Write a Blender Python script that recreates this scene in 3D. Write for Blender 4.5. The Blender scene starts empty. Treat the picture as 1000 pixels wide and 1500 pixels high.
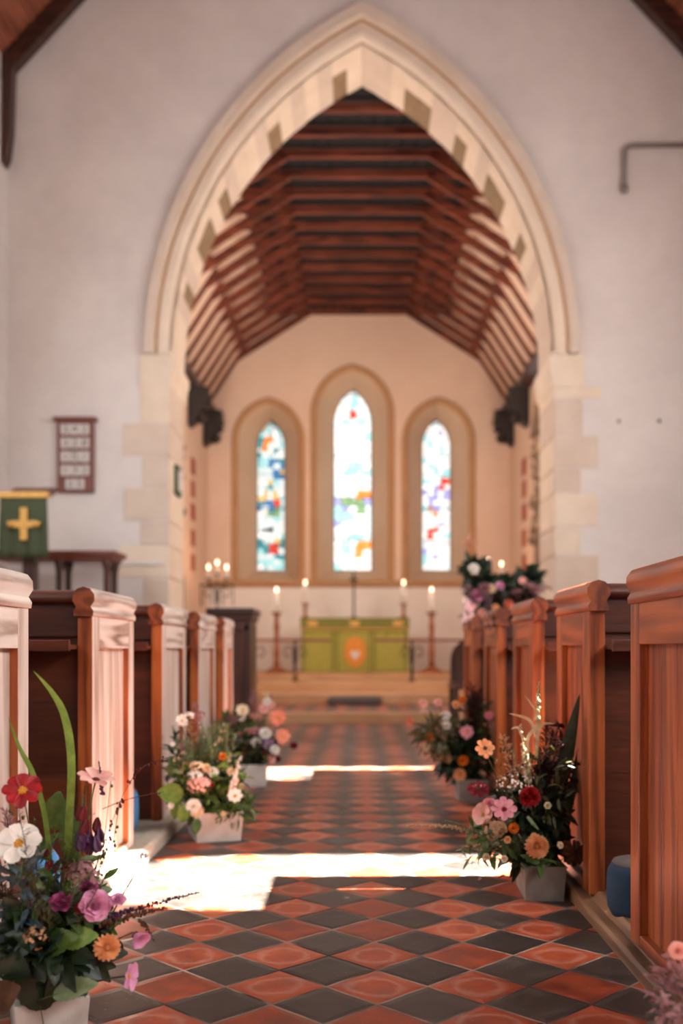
import bpy, math, random
from mathutils import Vector, Matrix
random.seed(7)
PI = math.pi
V = Vector
sc = bpy.context.scene
COL = sc.collection

# ------------------------------------------------------------------ camera, sky, sun, windows' daylight, chancel fill lamps, exposure
F = 1470.0; HC = 0.75; VX = 525.0; VY = 950.0
def P(px, py, d):                       # a point of the place at distance d down the nave
    return V(((px - VX) / F * d, d, HC + (VY - py) / F * d))
cam_d = bpy.data.cameras.new('camera'); cam = bpy.data.objects.new('camera', cam_d); COL.objects.link(cam)
cam.location = (0, 0, HC); cam.rotation_euler = (PI / 2, 0, 0)
cam_d.sensor_fit = 'VERTICAL'; cam_d.sensor_height = 36; cam_d.sensor_width = 24
cam_d.lens = F / 1500 * 36
cam_d.shift_x = (500 - VX) / 1500; cam_d.shift_y = (VY - 750) / 1500
cam_d.clip_start = 0.02; cam_d.clip_end = 200
cam_d.dof.use_dof = True; cam_d.dof.focus_distance = 2.3; cam_d.dof.aperture_fstop = 2.0
sc.camera = cam
sc.view_settings.view_transform = 'Standard'; sc.view_settings.look = 'None'
sc.view_settings.gamma = 1; sc.view_settings.use_curve_mapping = False
sc.view_settings.exposure = 0.35

W = bpy.data.worlds.new('sky'); sc.world = W; W.use_nodes = True
wb = W.node_tree.nodes['Background']; wb.inputs[0].default_value = (0.97, 0.97, 1.0, 1); wb.inputs[1].default_value = 0.17

def light(name, kind, loc, energy, color, size=None, sizey=None, direction=None, angle=None, spread=None):
    l = bpy.data.lights.new(name, kind); o = bpy.data.objects.new(name, l); COL.objects.link(o)
    o.location = loc; l.energy = energy; l.color = color
    if kind == 'AREA':
        l.shape = 'RECTANGLE'; l.size = size; l.size_y = sizey
        if spread: l.spread = spread
    elif size is not None: l.shadow_soft_size = size
    if direction is not None: o.rotation_euler = V(direction).to_track_quat('-Z', 'Y').to_euler()
    if angle: l.angle = angle
    return o
light('sun', 'SUN', (8, 3, 9), 135, (1.0, 0.95, 0.89), direction=(-1, -0.02, -1.0), angle=0.012)
for d in (-1.0, 1.2, 3.3, 6.1):
    light('south_window_daylight', 'AREA', (3.16, d, 3.1), 125, (1.0, 0.985, 0.97), 2.6, 0.95, direction=(-1, 0.15, -0.15))
for d in (0.2, 3.6, 6.4):
    light('north_window_daylight', 'AREA', (-3.1, d, 3.0), 47, (0.92, 0.95, 1.0), 2.4, 0.8, direction=(1, 0, -0.25))
light('chancel_fill_lamp', 'AREA', (2.36, 11.3, 2.9), 165, (1.0, 0.89, 0.79), 2.0, 0.9, direction=(-1, 0.5, 0.35))  # both chancel lamps are added on windowless walls to brighten chancel and roof
light('chancel_fill_lamp', 'AREA', (-2.36, 11.3, 2.9), 165, (1.0, 0.89, 0.79), 2.0, 0.9, direction=(1, 0.5, 0.35))

# ------------------------------------------------------------------ materials
def lin(c):
    c = c / 255.0
    return c / 12.92 if c <= 0.04045 else ((c + 0.055) / 1.055) ** 2.4
def rgb(r, g, b): return (lin(r), lin(g), lin(b), 1)
def newmat(name):
    m = bpy.data.materials.new(name); m.use_nodes = True; nt = m.node_tree
    return m, nt, nt.nodes, nt.links, nt.nodes['Principled BSDF']
def nd(nt, t, **k):
    n = nt.nodes.new(t)
    for a, b in k.items(): setattr(n, a, b)
    return n
def mixc(nt, fac, a, b, mode='MIX'):
    n = nt.nodes.new('ShaderNodeMix'); n.data_type = 'RGBA'; n.blend_type = mode
    for s, v in ((0, fac), (6, a), (7, b)):
        if isinstance(v, (int, float, tuple)): n.inputs[s].default_value = v
        else: nt.links.new(v, n.inputs[s])
    return n.outputs[2]
def mth(nt, op, a, b=None, c=None, clamp=False):
    n = nt.nodes.new('ShaderNodeMath'); n.operation = op; n.use_clamp = clamp
    for i, v in enumerate((a, b, c)):
        if v is None: continue
        if isinstance(v, (int, float)): n.inputs[i].default_value = v
        else: nt.links.new(v, n.inputs[i])
    return n.outputs[0]
def ramp(nt, fac, stops):
    n = nt.nodes.new('ShaderNodeValToRGB'); nt.links.new(fac, n.inputs[0])
    e = n.color_ramp.elements
    e[0].position, e[0].color = stops[0]
    e[1].position, e[1].color = stops[-1]
    for p, c in stops[1:-1]:
        q = e.new(p); q.color = c
    return n.outputs[0]
def noise(nt, vec, scale, detail=4, rough=0.55):
    n = nt.nodes.new('ShaderNodeTexNoise'); n.inputs['Scale'].default_value = scale
    n.inputs['Detail'].default_value = detail; n.inputs['Roughness'].default_value = rough
    nt.links.new(vec, n.inputs['Vector']); return n.outputs[0]
def bump(nt, b, h, strength, dist=0.01):
    n = nt.nodes.new('ShaderNodeBump'); n.inputs['Strength'].default_value = strength
    n.inputs['Distance'].default_value = dist; nt.links.new(h, n.inputs['Height'])
    nt.links.new(n.outputs[0], b.inputs['Normal'])
def coords(nt, scale=(1, 1, 1), rand=False):
    tc = nt.nodes.new('ShaderNodeTexCoord'); mp = nt.nodes.new('ShaderNodeMapping')
    nt.links.new(tc.outputs['Object'], mp.inputs[0]); mp.inputs['Scale'].default_value = scale
    if rand:
        oi = nt.nodes.new('ShaderNodeObjectInfo'); mm = mth(nt, 'MULTIPLY', oi.outputs['Random'], 37.0)
        cb = nt.nodes.new('ShaderNodeCombineXYZ')
        for i in range(3): nt.links.new(mm, cb.inputs[i])
        nt.links.new(cb.outputs[0], mp.inputs['Location'])
    return mp.outputs[0]

def m_wood(name, c1, c2, c3, axis='Z', rough=0.38, ring=30.0, coat=0.25, knots=True, contrast=1.0):
    m, nt, N, L, b = newmat(name)
    st = {'X': (0.07, 1, 1), 'Y': (1, 0.07, 1), 'Z': (1, 1, 0.07)}[axis]
    v = coords(nt, st, True)
    n1 = noise(nt, v, 5.0, 3, 0.5)
    w = mth(nt, 'SINE', mth(nt, 'MULTIPLY', n1, ring * 2))
    w = mth(nt, 'MULTIPLY_ADD', w, 0.5, 0.5)
    f = noise(nt, v, 160.0, 3, 0.6)
    n2 = noise(nt, coords(nt, (1, 1, 1), True), 2.2, 3)
    t = mth(nt, 'ADD', mth(nt, 'MULTIPLY', w, 0.42 * contrast), mth(nt, 'MULTIPLY', f, 0.42))
    t = mth(nt, 'ADD', t, mth(nt, 'MULTIPLY_ADD', n2, 0.6, -0.22), clamp=True)
    c = ramp(nt, t, [(0.12, c1), (0.5, c2), (0.92, c3)])
    if knots:
        vo = nt.nodes.new('ShaderNodeTexVoronoi'); vo.inputs['Scale'].default_value = 3.2
        ks = {'X': (0.5, 1, 1), 'Y': (1, 0.5, 1), 'Z': (1, 1, 0.5)}[axis]
        L.new(coords(nt, ks, True), vo.inputs['Vector'])
        k = mth(nt, 'LESS_THAN', vo.outputs['Distance'], 0.045)
        c = mixc(nt, mth(nt, 'MULTIPLY', k, 0.75), c, (c1[0] * .35, c1[1] * .3, c1[2] * .3, 1))
    L.new(c, b.inputs['Base Color'])
    L.new(mth(nt, 'MULTIPLY_ADD', f, 0.3, rough - 0.12), b.inputs['Roughness'])
    b.inputs['Coat Weight'].default_value = coat; b.inputs['Coat Roughness'].default_value = 0.3
    bump(nt, b, t, 0.25, 0.004)
    return m
OR1, OR2, OR3 = rgb(40, 14, 4), rgb(84, 35, 11), rgb(126, 62, 24)
oakZ = m_wood('pine_upright', rgb(74, 28, 8), rgb(140, 66, 24), rgb(176, 96, 42), 'Z', coat=.12)
oakY = m_wood('pine_along_end', rgb(62, 22, 7), rgb(116, 52, 20), rgb(150, 78, 34), 'Y', coat=.12)
oakX = m_wood('pine_along_bench', OR1, OR2, OR3, 'X', ring=12, contrast=.6, coat=.1)
RD1, RD2, RD3 = rgb(62, 22, 7), rgb(124, 54, 19), rgb(160, 82, 34)
redZ = m_wood('red_pine_upright', RD1, RD2, RD3, 'Z', coat=.12)
redY = m_wood('red_pine_along_end', RD1, RD2, RD3, 'Y', coat=.12)
PL1, PL2, PL3 = rgb(136, 112, 96), rgb(178, 159, 147), rgb(202, 188, 178)  # pale pine with the side windows' light put into its colour
paleZ = m_wood('lit_pine_upright', PL1, PL2, PL3, 'Z', rough=0.42)
paleY = m_wood('lit_pine_along_end', rgb(96, 64, 48), PL2, PL3, 'Y', rough=0.42, ring=46, contrast=1.3)
DK1, DK2, DK3 = rgb(28, 12, 7), rgb(58, 28, 17), rgb(88, 48, 31)
darkZ = m_wood('dark_oak_upright', DK1, DK2, DK3, 'Z', knots=False, coat=.08)
darkX = m_wood('dark_oak_level', DK1, DK2, DK3, 'X', knots=False, coat=.08)
roofX = m_wood('roof_timber', rgb(46, 17, 8), rgb(100, 42, 22), rgb(134, 62, 35), 'X', rough=0.6, coat=0, knots=False)
roofD = m_wood('roof_shade', rgb(9, 5, 4), rgb(14, 7, 5), rgb(22, 11, 8), 'Y', rough=0.7, coat=0, knots=False)  # near-black colour holds the shade above the chancel collars
naveB = m_wood('nave_roof_boards', rgb(84, 40, 24), rgb(130, 70, 46), rgb(156, 92, 64), 'Y', rough=0.6, coat=0, knots=False)
kerbY = m_wood('kerb_timber', rgb(58, 38, 26), rgb(112, 78, 54), rgb(152, 114, 82), 'Y', rough=0.5, coat=0, knots=False)

def m_plaster(name, col, col2, sc_=1.3, bumps=0.3, rough=0.85):
    m, nt, N, L, b = newmat(name)
    v = coords(nt)
    n = noise(nt, v, sc_, 6, 0.6); n2 = noise(nt, v, 9, 5, 0.6)
    t = mth(nt, 'ADD', mth(nt, 'MULTIPLY_ADD', n, 2.2, -0.75), mth(nt, 'MULTIPLY_ADD', n2, 0.5, -0.25), clamp=True)
    L.new(mixc(nt, t, col, col2), b.inputs['Base Color'])
    b.inputs['Roughness'].default_value = rough
    bump(nt, b, n2, bumps, 0.02)
    return m
wallM = m_plaster('limewashed_plaster', rgb(206, 196, 190), rgb(222, 213, 206))
eastM = m_plaster('chancel_plaster', rgb(220, 188, 164), rgb(230, 200, 176))
revM = m_plaster('lancet_reveal_stone', rgb(198, 168, 140), rgb(208, 182, 154))
dadoM = m_plaster('dado_plaster', rgb(226, 214, 204), rgb(232, 222, 212))
stoneM = m_plaster('pale_dressed_stone', rgb(214, 194, 172), rgb(226, 208, 188), 4, 0.5)
tanM = m_plaster('tan_stone', rgb(200, 180, 162), rgb(212, 194, 178), 4, 0.4)
brownM = m_plaster('brown_stone', rgb(128, 104, 76), rgb(150, 124, 94), 7, 0.6)
mouldM = m_plaster('ochre_moulding_stone', rgb(180, 134, 92), rgb(192, 148, 106), 3, 0.3)
stepM = m_plaster('sandstone_step', rgb(176, 128, 88), rgb(196, 150, 108), 3, 0.3, 0.5)
platM = m_plaster('grey_stone_platform', rgb(150, 138, 122), rgb(172, 160, 144), 6, 0.5, 0.7)
boxG = m_plaster('weathered_grey_box', rgb(116, 109, 100), rgb(142, 134, 125), 14, 0.3, 0.7)
boxM = m_plaster('weathered_white_box', rgb(186, 180, 172), rgb(206, 202, 196), 14, 0.3, 0.7)

def m_plain(name, col, rough=0.5, metal=0, spec=0.5):
    m, nt, N, L, b = newmat(name)
    n = noise(nt, coords(nt), 30, 3)
    c2 = tuple(x * 0.72 for x in col[:3]) + (1,)
    L.new(mixc(nt, mth(nt, 'MULTIPLY_ADD', n, 1.6, -0.4, clamp=True), c2, col), b.inputs['Base Color'])
    b.inputs['Roughness'].default_value = rough; b.inputs['Metallic'].default_value = metal
    b.inputs['Specular IOR Level'].default_value = spec
    return m
redBlock = m_plain('red_painted_stone', rgb(172, 46, 30), 0.8)
orgBlock = m_plain('orange_painted_stone', rgb(184, 84, 40), 0.8)
greyPaint = m_plain('grey_painted_metal', rgb(134, 122, 116), 0.5)
iron = m_plain('black_iron', rgb(40, 30, 26), 0.5, 0.6)
brass = m_plain('aged_brass', rgb(170, 106, 52), 0.35, 0.8)
bronze = m_plain('candlestick_wood', rgb(156, 84, 44), 0.45)
wax = m_plain('ivory_candle_wax', rgb(240, 230, 216), 0.5)
greenM = m_plain('green_altar_cloth', rgb(168, 156, 66), 0.8)
greenD = m_plain('dark_green_brocade', rgb(124, 118, 46), 0.8)
greenL = m_plain('green_lectern_cloth', rgb(66, 74, 46), 0.85)
gold = m_plain('gold_embroidery', rgb(222, 168, 84), 0.6)
orangeE = m_plain('orange_embroidery', rgb(226, 140, 44), 0.7)
cardM = m_plain('white_number_card', rgb(222, 212, 204), 0.7)
inkM = m_plain('black_ink', rgb(40, 34, 34), 0.7)
boardM = m_plain('hymn_board_wood', rgb(122, 62, 44), 0.5)
blueM = m_plain('blue_wool_kneeler', rgb(16, 48, 70), 0.9)
blueL = m_plain('bright_blue_wool', rgb(64, 128, 176), 0.9)
greyW = m_plain('grey_wool_kneeler', rgb(96, 84, 80), 0.9)
carve = m_plain('dark_carved_wood', rgb(40, 26, 20), 0.6)
monuM = m_plaster('mottled_monument_stone', rgb(96, 72, 56), rgb(176, 140, 110), 6, 0.6)
soil = m_plain('dark_moss', rgb(34, 32, 20), 0.9)

def m_emit(name, col, s):
    m, nt, N, L, b = newmat(name)
    b.inputs['Emission Color'].default_value = col; b.inputs['Emission Strength'].default_value = s
    b.inputs['Base Color'].default_value = col
    return m
flameM = m_emit('candle_flame', (1.0, 0.66, 0.44, 1), 6)

def m_petal(name, col, col2=None, trans=0.3, rough=0.55):
    m, nt, N, L, b = newmat(name)
    col2 = col2 or tuple(x * 0.7 for x in col[:3]) + (1,)
    n = noise(nt, coords(nt), 45, 3)
    c = mixc(nt, mth(nt, 'MULTIPLY_ADD', n, 2.4, -0.7, clamp=True), col2, col)
    L.new(c, b.inputs['Base Color']); b.inputs['Roughness'].default_value = rough
    t = nd(nt, 'ShaderNodeBsdfTranslucent'); L.new(c, t.inputs[0])
    mx = nd(nt, 'ShaderNodeMixShader'); mx.inputs[0].default_value = trans
    L.new(b.outputs[0], mx.inputs[1]); L.new(t.outputs[0], mx.inputs[2])
    L.new(mx.outputs[0], N['Material Output'].inputs[0])
    return m
PT = {k: m_petal('petal_' + k, rgb(*c), rgb(*c2)) for k, c, c2 in [
    ('white', (244, 240, 232), (222, 216, 204)), ('cream', (240, 222, 190), (220, 190, 150)),
    ('blush', (240, 196, 182), (226, 160, 150)), ('pink', (236, 168, 172), (214, 126, 140)),
    ('rose', (226, 166, 196), (198, 120, 166)), ('magenta', (190, 74, 130), (140, 46, 100)),
    ('lilac', (196, 160, 206), (160, 120, 180)), ('red', (178, 20, 24), (120, 8, 14)),
    ('crimson', (120, 12, 26), (70, 6, 16)), ('coral', (236, 156, 128), (216, 120, 94)),
    ('peach', (242, 188, 138), (224, 152, 98)), ('orange', (232, 138, 40), (204, 100, 22)),
    ('yellow', (238, 180, 50), (206, 136, 26)), ('plum', (84, 36, 84), (50, 20, 52)),
    ('burgundy', (58, 18, 24), (32, 10, 14)), ('tan', (196, 156, 116), (150, 108, 74)),
    ('mauve', (170, 124, 124), (128, 88, 92)), ('brown', (104, 66, 40), (66, 38, 22)),
    ('oat', (222, 206, 170), (190, 166, 120))]}
LF = {k: m_petal('leaf_' + k, rgb(*c), rgb(*c2), 0.25, 0.45) for k, c, c2 in [
    ('green', (86, 112, 48), (52, 78, 32)), ('dark', (40, 58, 34), (22, 36, 22)),
    ('bright', (128, 156, 66), (92, 124, 44)), ('grey', (96, 110, 96), (66, 80, 70)),
    ('blue', (74, 92, 100), (48, 62, 70)), ('sage', (136, 150, 108), (100, 116, 78)),
    ('olive', (92, 88, 44), (62, 56, 26)), ('stem', (90, 104, 50), (66, 74, 34)), ('twig', (92, 56, 44), (60, 34, 28))]}

# floor tiles laid diagonally, red and black in turn
def m_tiles(name, ox=-0.184, oy=2.227, dgl=0.2245):
    m, nt, N, L, b = newmat(name)
    tc = nd(nt, 'ShaderNodeTexCoord'); mp = nd(nt, 'ShaderNodeMapping'); mp.vector_type = 'POINT'
    side = dgl / math.sqrt(2)
    L.new(tc.outputs['Object'], mp.inputs[0])
    mp.inputs['Location'].default_value = (-ox, -oy, 0)
    r = nd(nt, 'ShaderNodeVectorRotate'); r.rotation_type = 'Z_AXIS'; r.inputs['Angle'].default_value = PI / 4
    L.new(mp.outputs[0], r.inputs['Vector'])
    # slight wobble of the joints
    nz = nd(nt, 'ShaderNodeTexNoise'); nz.inputs['Scale'].default_value = 9; L.new(tc.outputs['Object'], nz.inputs['Vector'])
    vs = nd(nt, 'ShaderNodeVectorMath'); vs.operation = 'SCALE'; vs.inputs['Scale'].default_value = 0.008
    sub = nd(nt, 'ShaderNodeVectorMath'); sub.operation = 'SUBTRACT'; sub.inputs[1].default_value = (.5, .5, .5)
    L.new(nz.outputs['Color'], sub.inputs[0]); L.new(sub.outputs[0], vs.inputs[0])
    ad = nd(nt, 'ShaderNodeVectorMath'); ad.operation = 'ADD'; L.new(r.outputs[0], ad.inputs[0]); L.new(vs.outputs[0], ad.inputs[1])
    sx = nd(nt, 'ShaderNodeSeparateXYZ'); L.new(ad.outputs[0], sx.inputs[0])
    u = mth(nt, 'ADD', mth(nt, 'DIVIDE', sx.outputs[0], side), 0.5)
    v = mth(nt, 'ADD', mth(nt, 'DIVIDE', sx.outputs[1], side), 0.5)
    iu, iv = mth(nt, 'FLOOR', u), mth(nt, 'FLOOR', v)
    fu, fv = mth(nt, 'FRACT', u), mth(nt, 'FRACT', v)
    par = mth(nt, 'FLOORED_MODULO', mth(nt, 'ADD', iu, iv), 2.0)
    cell = nd(nt, 'ShaderNodeCombineXYZ'); L.new(iu, cell.inputs[0]); L.new(iv, cell.inputs[1])
    wn = nd(nt, 'ShaderNodeTexWhiteNoise'); L.new(cell.outputs[0], wn.inputs['Vector']); rnd = wn.outputs['Value']
    du = mth(nt, 'MINIMUM', fu, mth(nt, 'SUBTRACT', 1, fu)); dv = mth(nt, 'MINIMUM', fv, mth(nt, 'SUBTRACT', 1, fv))
    e = mth(nt, 'MINIMUM', du, dv)
    off = nd(nt, 'ShaderNodeVectorMath'); off.operation = 'MULTIPLY_ADD'
    L.new(wn.outputs['Color'], off.inputs[0]); off.inputs[1].default_value = (30, 30, 30); L.new(tc.outputs['Object'], off.inputs[2])
    n1 = noise(nt, off.outputs[0], 14, 5, 0.6); n2 = noise(nt, off.outputs[0], 90, 4, 0.65)
    red = ramp(nt, mth(nt, 'MULTIPLY_ADD', n1, 0.9, mth(nt, 'MULTIPLY_ADD', rnd, 0.34, -0.16)),
               [(0.15, rgb(98, 38, 22)), (0.5, rgb(168, 72, 40)), (0.85, rgb(196, 104, 68))])
    blk = ramp(nt, mth(nt, 'MULTIPLY_ADD', n1, 0.9, mth(nt, 'MULTIPLY_ADD', rnd, 0.3, -0.15)),
               [(0.2, rgb(40, 33, 29)), (0.55, rgb(64, 55, 49)), (0.9, rgb(100, 89, 82))])
    c = mixc(nt, par, red, blk)
    # worn pale bloom in rings on the red ones
    dist = mth(nt, 'SQRT', mth(nt, 'ADD', mth(nt, 'POWER', mth(nt, 'SUBTRACT', fu, .5), 2), mth(nt, 'POWER', mth(nt, 'SUBTRACT', fv, .5), 2)))
    rg = mth(nt, 'ADD', dist, mth(nt, 'MULTIPLY_ADD', n1, 0.5, -0.25))
    ring = mth(nt, 'SUBTRACT', 1, mth(nt, 'MULTIPLY', mth(nt, 'ABSOLUTE', mth(nt, 'SUBTRACT', rg, 0.34)), 11.0), clamp=True)
    ring = mth(nt, 'MULTIPLY', mth(nt, 'MULTIPLY', ring, mth(nt, 'SUBTRACT', 1, par)), mth(nt, 'GREATER_THAN', rnd, 0.35))
    c = mixc(nt, mth(nt, 'MULTIPLY', ring, 0.3), c, rgb(206, 170, 150))
    sp = mth(nt, 'GREATER_THAN', n2, 0.68); c = mixc(nt, mth(nt, 'MULTIPLY', sp, 0.35), c, rgb(190, 172, 156))
    wear = mth(nt, 'MULTIPLY_ADD', n1, 0.02, 0.013)
    g = mth(nt, 'LESS_THAN', e, wear)
    gl = noise(nt, tc.outputs['Object'], 3.5, 3)
    gc = ramp(nt, gl, [(0.40, rgb(54, 42, 36)), (0.58, rgb(158, 132, 114))])
    c = mixc(nt, g, c, gc)
    L.new(c, b.inputs['Base Color'])
    rgh = mth(nt, 'MULTIPLY_ADD', n1, 0.35, 0.27)
    rgh = mth(nt, 'MAXIMUM', rgh, mth(nt, 'MULTIPLY', g, 0.8)); L.new(rgh, b.inputs['Roughness'])
    hgt = mth(nt, 'MINIMUM', mth(nt, 'MULTIPLY', e, 9), 1.0)
    hgt = mth(nt, 'ADD', hgt, mth(nt, 'MULTIPLY', n2, 0.16)); hgt = mth(nt, 'ADD', hgt, mth(nt, 'MULTIPLY', n1, 0.5))
    hgt = mth(nt, 'ADD', hgt, mth(nt, 'MULTIPLY', rnd, 0.25))
    bump(nt, b, hgt, 0.5, 0.004)
    return m
tileM = m_tiles('red_and_black_quarry_tiles')

# ------------------------------------------------------------------ mesh helper
class MB:
    def __init__(s): s.v = []; s.f = []; s.m = []; s.sm = []
    def add(s, vs, fs, mi=0, smooth=False):
        b = len(s.v); s.v += [tuple(p) for p in vs]
        for f in fs: s.f.append(tuple(b + i for i in f)); s.m.append(mi); s.sm.append(smooth)
    def box(s, x0, x1, y0, y1, z0, z1, mi=0):
        p = [(x0, y0, z0), (x1, y0, z0), (x1, y1, z0), (x0, y1, z0), (x0, y0, z1), (x1, y0, z1), (x1, y1, z1), (x0, y1, z1)]
        s.add(p, [(0, 3, 2, 1), (4, 5, 6, 7), (0, 1, 5, 4), (1, 2, 6, 5), (2, 3, 7, 6), (3, 0, 4, 7)], mi)
    def beam(s, a, b, w, h, mi=0, up=(0, 0, 1)):
        a, b = V(a), V(b); d = (b - a).normalized(); u = V(up)
        if abs(d.dot(u)) > .98: u = V((0, 1, 0))
        x = d.cross(u).normalized(); z = x.cross(d).normalized(); p = []
        for q in (a, b):
            for i, j in ((-1, -1), (1, -1), (1, 1), (-1, 1)): p.append(q + x * (w / 2 * i) + z * (h / 2 * j))
        s.add(p, [(0, 1, 2, 3), (7, 6, 5, 4), (0, 4, 5, 1), (1, 5, 6, 2), (2, 6, 7, 3), (3, 7, 4, 0)], mi)
    def tube(s, pts, r, n=6, mi=0, cap=True):
        pts = [V(p) for p in pts]; rs = r if isinstance(r, (list, tuple)) else [r] * len(pts); vs = []
        ref = V((0.13, 0.21, 0.97))
        for i, p in enumerate(pts):
            d = (pts[min(i + 1, len(pts) - 1)] - pts[max(i - 1, 0)])
            if d.length < 1e-9: d = V((0, 0, 1))
            d.normalize()
            x = d.cross(ref)
            if x.length < .1: x = d.cross(V((1, 0, 0)))
            x.normalize(); y = d.cross(x)
            for k in range(n):
                a = 2 * PI * k / n; vs.append(p + (x * math.cos(a) + y * math.sin(a)) * rs[i])
        fs = []
        for i in range(len(pts) - 1):
            for k in range(n): fs.append((i * n + k, i * n + (k + 1) % n, (i + 1) * n + (k + 1) % n, (i + 1) * n + k))
        if cap: fs += [tuple(range(n))[::-1], tuple((len(pts) - 1) * n + k for k in range(n))]
        s.add(vs, fs, mi, True)
    def lathe(s, c, prof, n=16, mi=0, smooth=True):
        c = V(c); vs = []; fs = []
        for r, z in prof:
            for k in range(n): a = 2 * PI * k / n; vs.append((c.x + r * math.cos(a), c.y + r * math.sin(a), c.z + z))
        for i in range(len(prof) - 1):
            for k in range(n): fs.append((i * n + k, i * n + (k + 1) % n, (i + 1) * n + (k + 1) % n, (i + 1) * n + k))
        fs += [tuple(range(n))[::-1], tuple((len(prof) - 1) * n + k for k in range(n))]
        s.add(vs, fs, mi, smooth)
    def prism(s, prof, y0, y1, axis='Y', mi=0, smooth=False):   # prof in the other two axes
        n = len(prof); vs = []
        for y in (y0, y1):
            for a, b in prof:
                vs.append({'Y': (a, y, b), 'X': (y, a, b), 'Z': (a, b, y)}[axis])
        fs = [tuple(range(n)), tuple(range(2 * n - 1, n - 1, -1))]
        s.add(vs, fs, mi, False)
        s.add(vs, [(i, i + n, (i + 1) % n + n, (i + 1) % n) for i in range(n)], mi, smooth)
    def ball(s, c, r, mi=0, n=6, m=4, sq=(1, 1, 1)):
        c = V(c); vs = []; fs = []
        for i in range(m + 1):
            t = PI * i / m
            for k in range(n):
                a = 2 * PI * k / n
                vs.append((c.x + r * sq[0] * math.sin(t) * math.cos(a), c.y + r * sq[1] * math.sin(t) * math.sin(a), c.z + r * sq[2] * math.cos(t)))
        for i in range(m):
            for k in range(n): fs.append((i * n + k, (i + 1) * n + k, (i + 1) * n + (k + 1) % n, i * n + (k + 1) % n))
        s.add(vs, fs, mi, True)
    def build(s, name, mats, parent=None, world=True, bevel=0):
        if not isinstance(mats, (list, tuple)): mats = [mats]
        me = bpy.data.meshes.new(name)
        off = parent.location if (parent is not None and world) else V((0, 0, 0))
        if parent is not None and world and parent.parent is not None: off = parent.parent.location + parent.location
        me.from_pydata([(a[0] - off.x, a[1] - off.y, a[2] - off.z) for a in s.v], [], s.f)
        me.polygons.foreach_set('material_index', s.m); me.polygons.foreach_set('use_smooth', s.sm)
        for m in mats: me.materials.append(m)
        me.update()
        o = bpy.data.objects.new(name, me); COL.objects.link(o)
        if parent is not None: o.parent = parent
        if bevel:
            md = o.modifiers.new('bevel', 'BEVEL'); md.width = bevel; md.segments = 2; md.limit_method = 'ANGLE'
        return o
def tag(o, label=None, cat=None, group=None, kind=None):
    if label: o['label'] = label
    if cat: o['category'] = cat
    if group: o['group'] = group
    if kind: o['kind'] = kind
    return o
def thing(name, loc, label, cat, group=None):
    o = bpy.data.objects.new(name, None); COL.objects.link(o); o.location = loc; o.empty_display_size = .1
    return tag(o, label, cat, group)
def struct(o, label=None): return tag(o, label=label, kind='structure')
def copy_tree(o, parent=None):
    c = o.copy(); COL.objects.link(c)
    if parent is not None: c.parent = parent
    for ch in list(o.children): copy_tree(ch, c)
    return c

def arc(cx, half, zs, rise, n=12):          # pointed arch, left springing to right springing
    R = (rise * rise + half * half) / (2 * half); pts = []
    amax = math.atan2(rise, R - half)
    for i in range(n + 1):
        a = amax * i / n; pts.append((cx + (R - half) - R * math.cos(a), zs + R * math.sin(a)))
    return pts + [(2 * cx - x, z) for x, z in pts[-2::-1]]
def outline(cx, half, z0, zs, rise, n=12): return [(cx - half, z0)] + arc(cx, half, zs, rise, n) + [(cx + half, z0)]

def pierced(mb, x0, x1, z0, z1, ops, put, mi=0):
    """a wall face with arched openings; put(x, z) -> 3-D point; z1 may be a function of x"""
    top = z1 if callable(z1) else (lambda x: z1)
    cur = x0
    for (cx, half, zb, zs, rise) in sorted(ops):
        def strip(xa, xb):
            k = max(1, int((xb - xa) / 0.5))
            for i in range(k):
                p, q = xa + (xb - xa) * i / k, xa + (xb - xa) * (i + 1) / k
                mb.add([put(p, z0), put(q, z0), put(q, top(q)), put(p, top(p))], [(0, 1, 2, 3)], mi)
        strip(cur, cx - half)
        a = arc(cx, half, zs, rise)
        for (xa, za), (xb, zb_) in zip(a[:-1], a[1:]):
            mb.add([put(xa, za), put(xb, zb_), put(xb, top(xb)), put(xa, top(xa))], [(0, 1, 2, 3)], mi)
        if zb > z0 + 1e-4:
            mb.add([put(cx - half, z0), put(cx + half, z0), put(cx + half, zb), put(cx - half, zb)], [(0, 1, 2, 3)], mi)
        cur = cx + half
    k = max(1, int((x1 - cur) / 0.5))
    for i in range(k):
        p, q = cur + (x1 - cur) * i / k, cur + (x1 - cur) * (i + 1) / k
        mb.add([put(p, z0), put(q, z0), put(q, top(q)), put(p, top(p))], [(0, 1, 2, 3)], mi)
def loft(mb, A, B, mi=0, closed=True, smooth=False):
    n = len(A); fs = []
    for i in range(n if closed else n - 1): fs.append((i, (i + 1) % n, n + (i + 1) % n, n + i))
    mb.add(list(A) + list(B), fs, mi, smooth)

# ------------------------------------------------------------------ the setting
KR, KL = 0.63, -0.74            # kerb lines of the two pew platforms
HN = 3.22                        # half the nave's width
DA, DB = 9.2, 9.95               # faces of the chancel arch wall
m = MB(); m.add([(-3.6, -4, 0), (3.6, -4, 0), (3.6, 10.02, 0), (-3.6, 10.02, 0)], [(0, 1, 2, 3)])
struct(m.build('floor', tileM))
m = MB(); m.box(-2.7, 2.7, 10.02, 17.2, -0.1, 0.10); m.add([(-2.45, 10.3, .102), (2.45, 10.3, .102), (2.45, 11.64, .102), (-2.45, 11.64, .102)], [(0, 1, 2, 3)], 1)
struct(m.build('floor_chancel', [stepM, tileM], bevel=.004), 'raised chancel floor of the same tiles beyond a stone step')
for i, (y0, z0, z1) in enumerate(((11.65, .10, .22), (12.6, .22, .33), (14.0, .33, .40))):
    m = MB(); m.box(-2.45, 2.45, y0, 16.3, z0, z1); struct(m.build('trim_%d' % (i + 1), stepM, bevel=.01), 'sandstone sanctuary step across the chancel')
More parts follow.
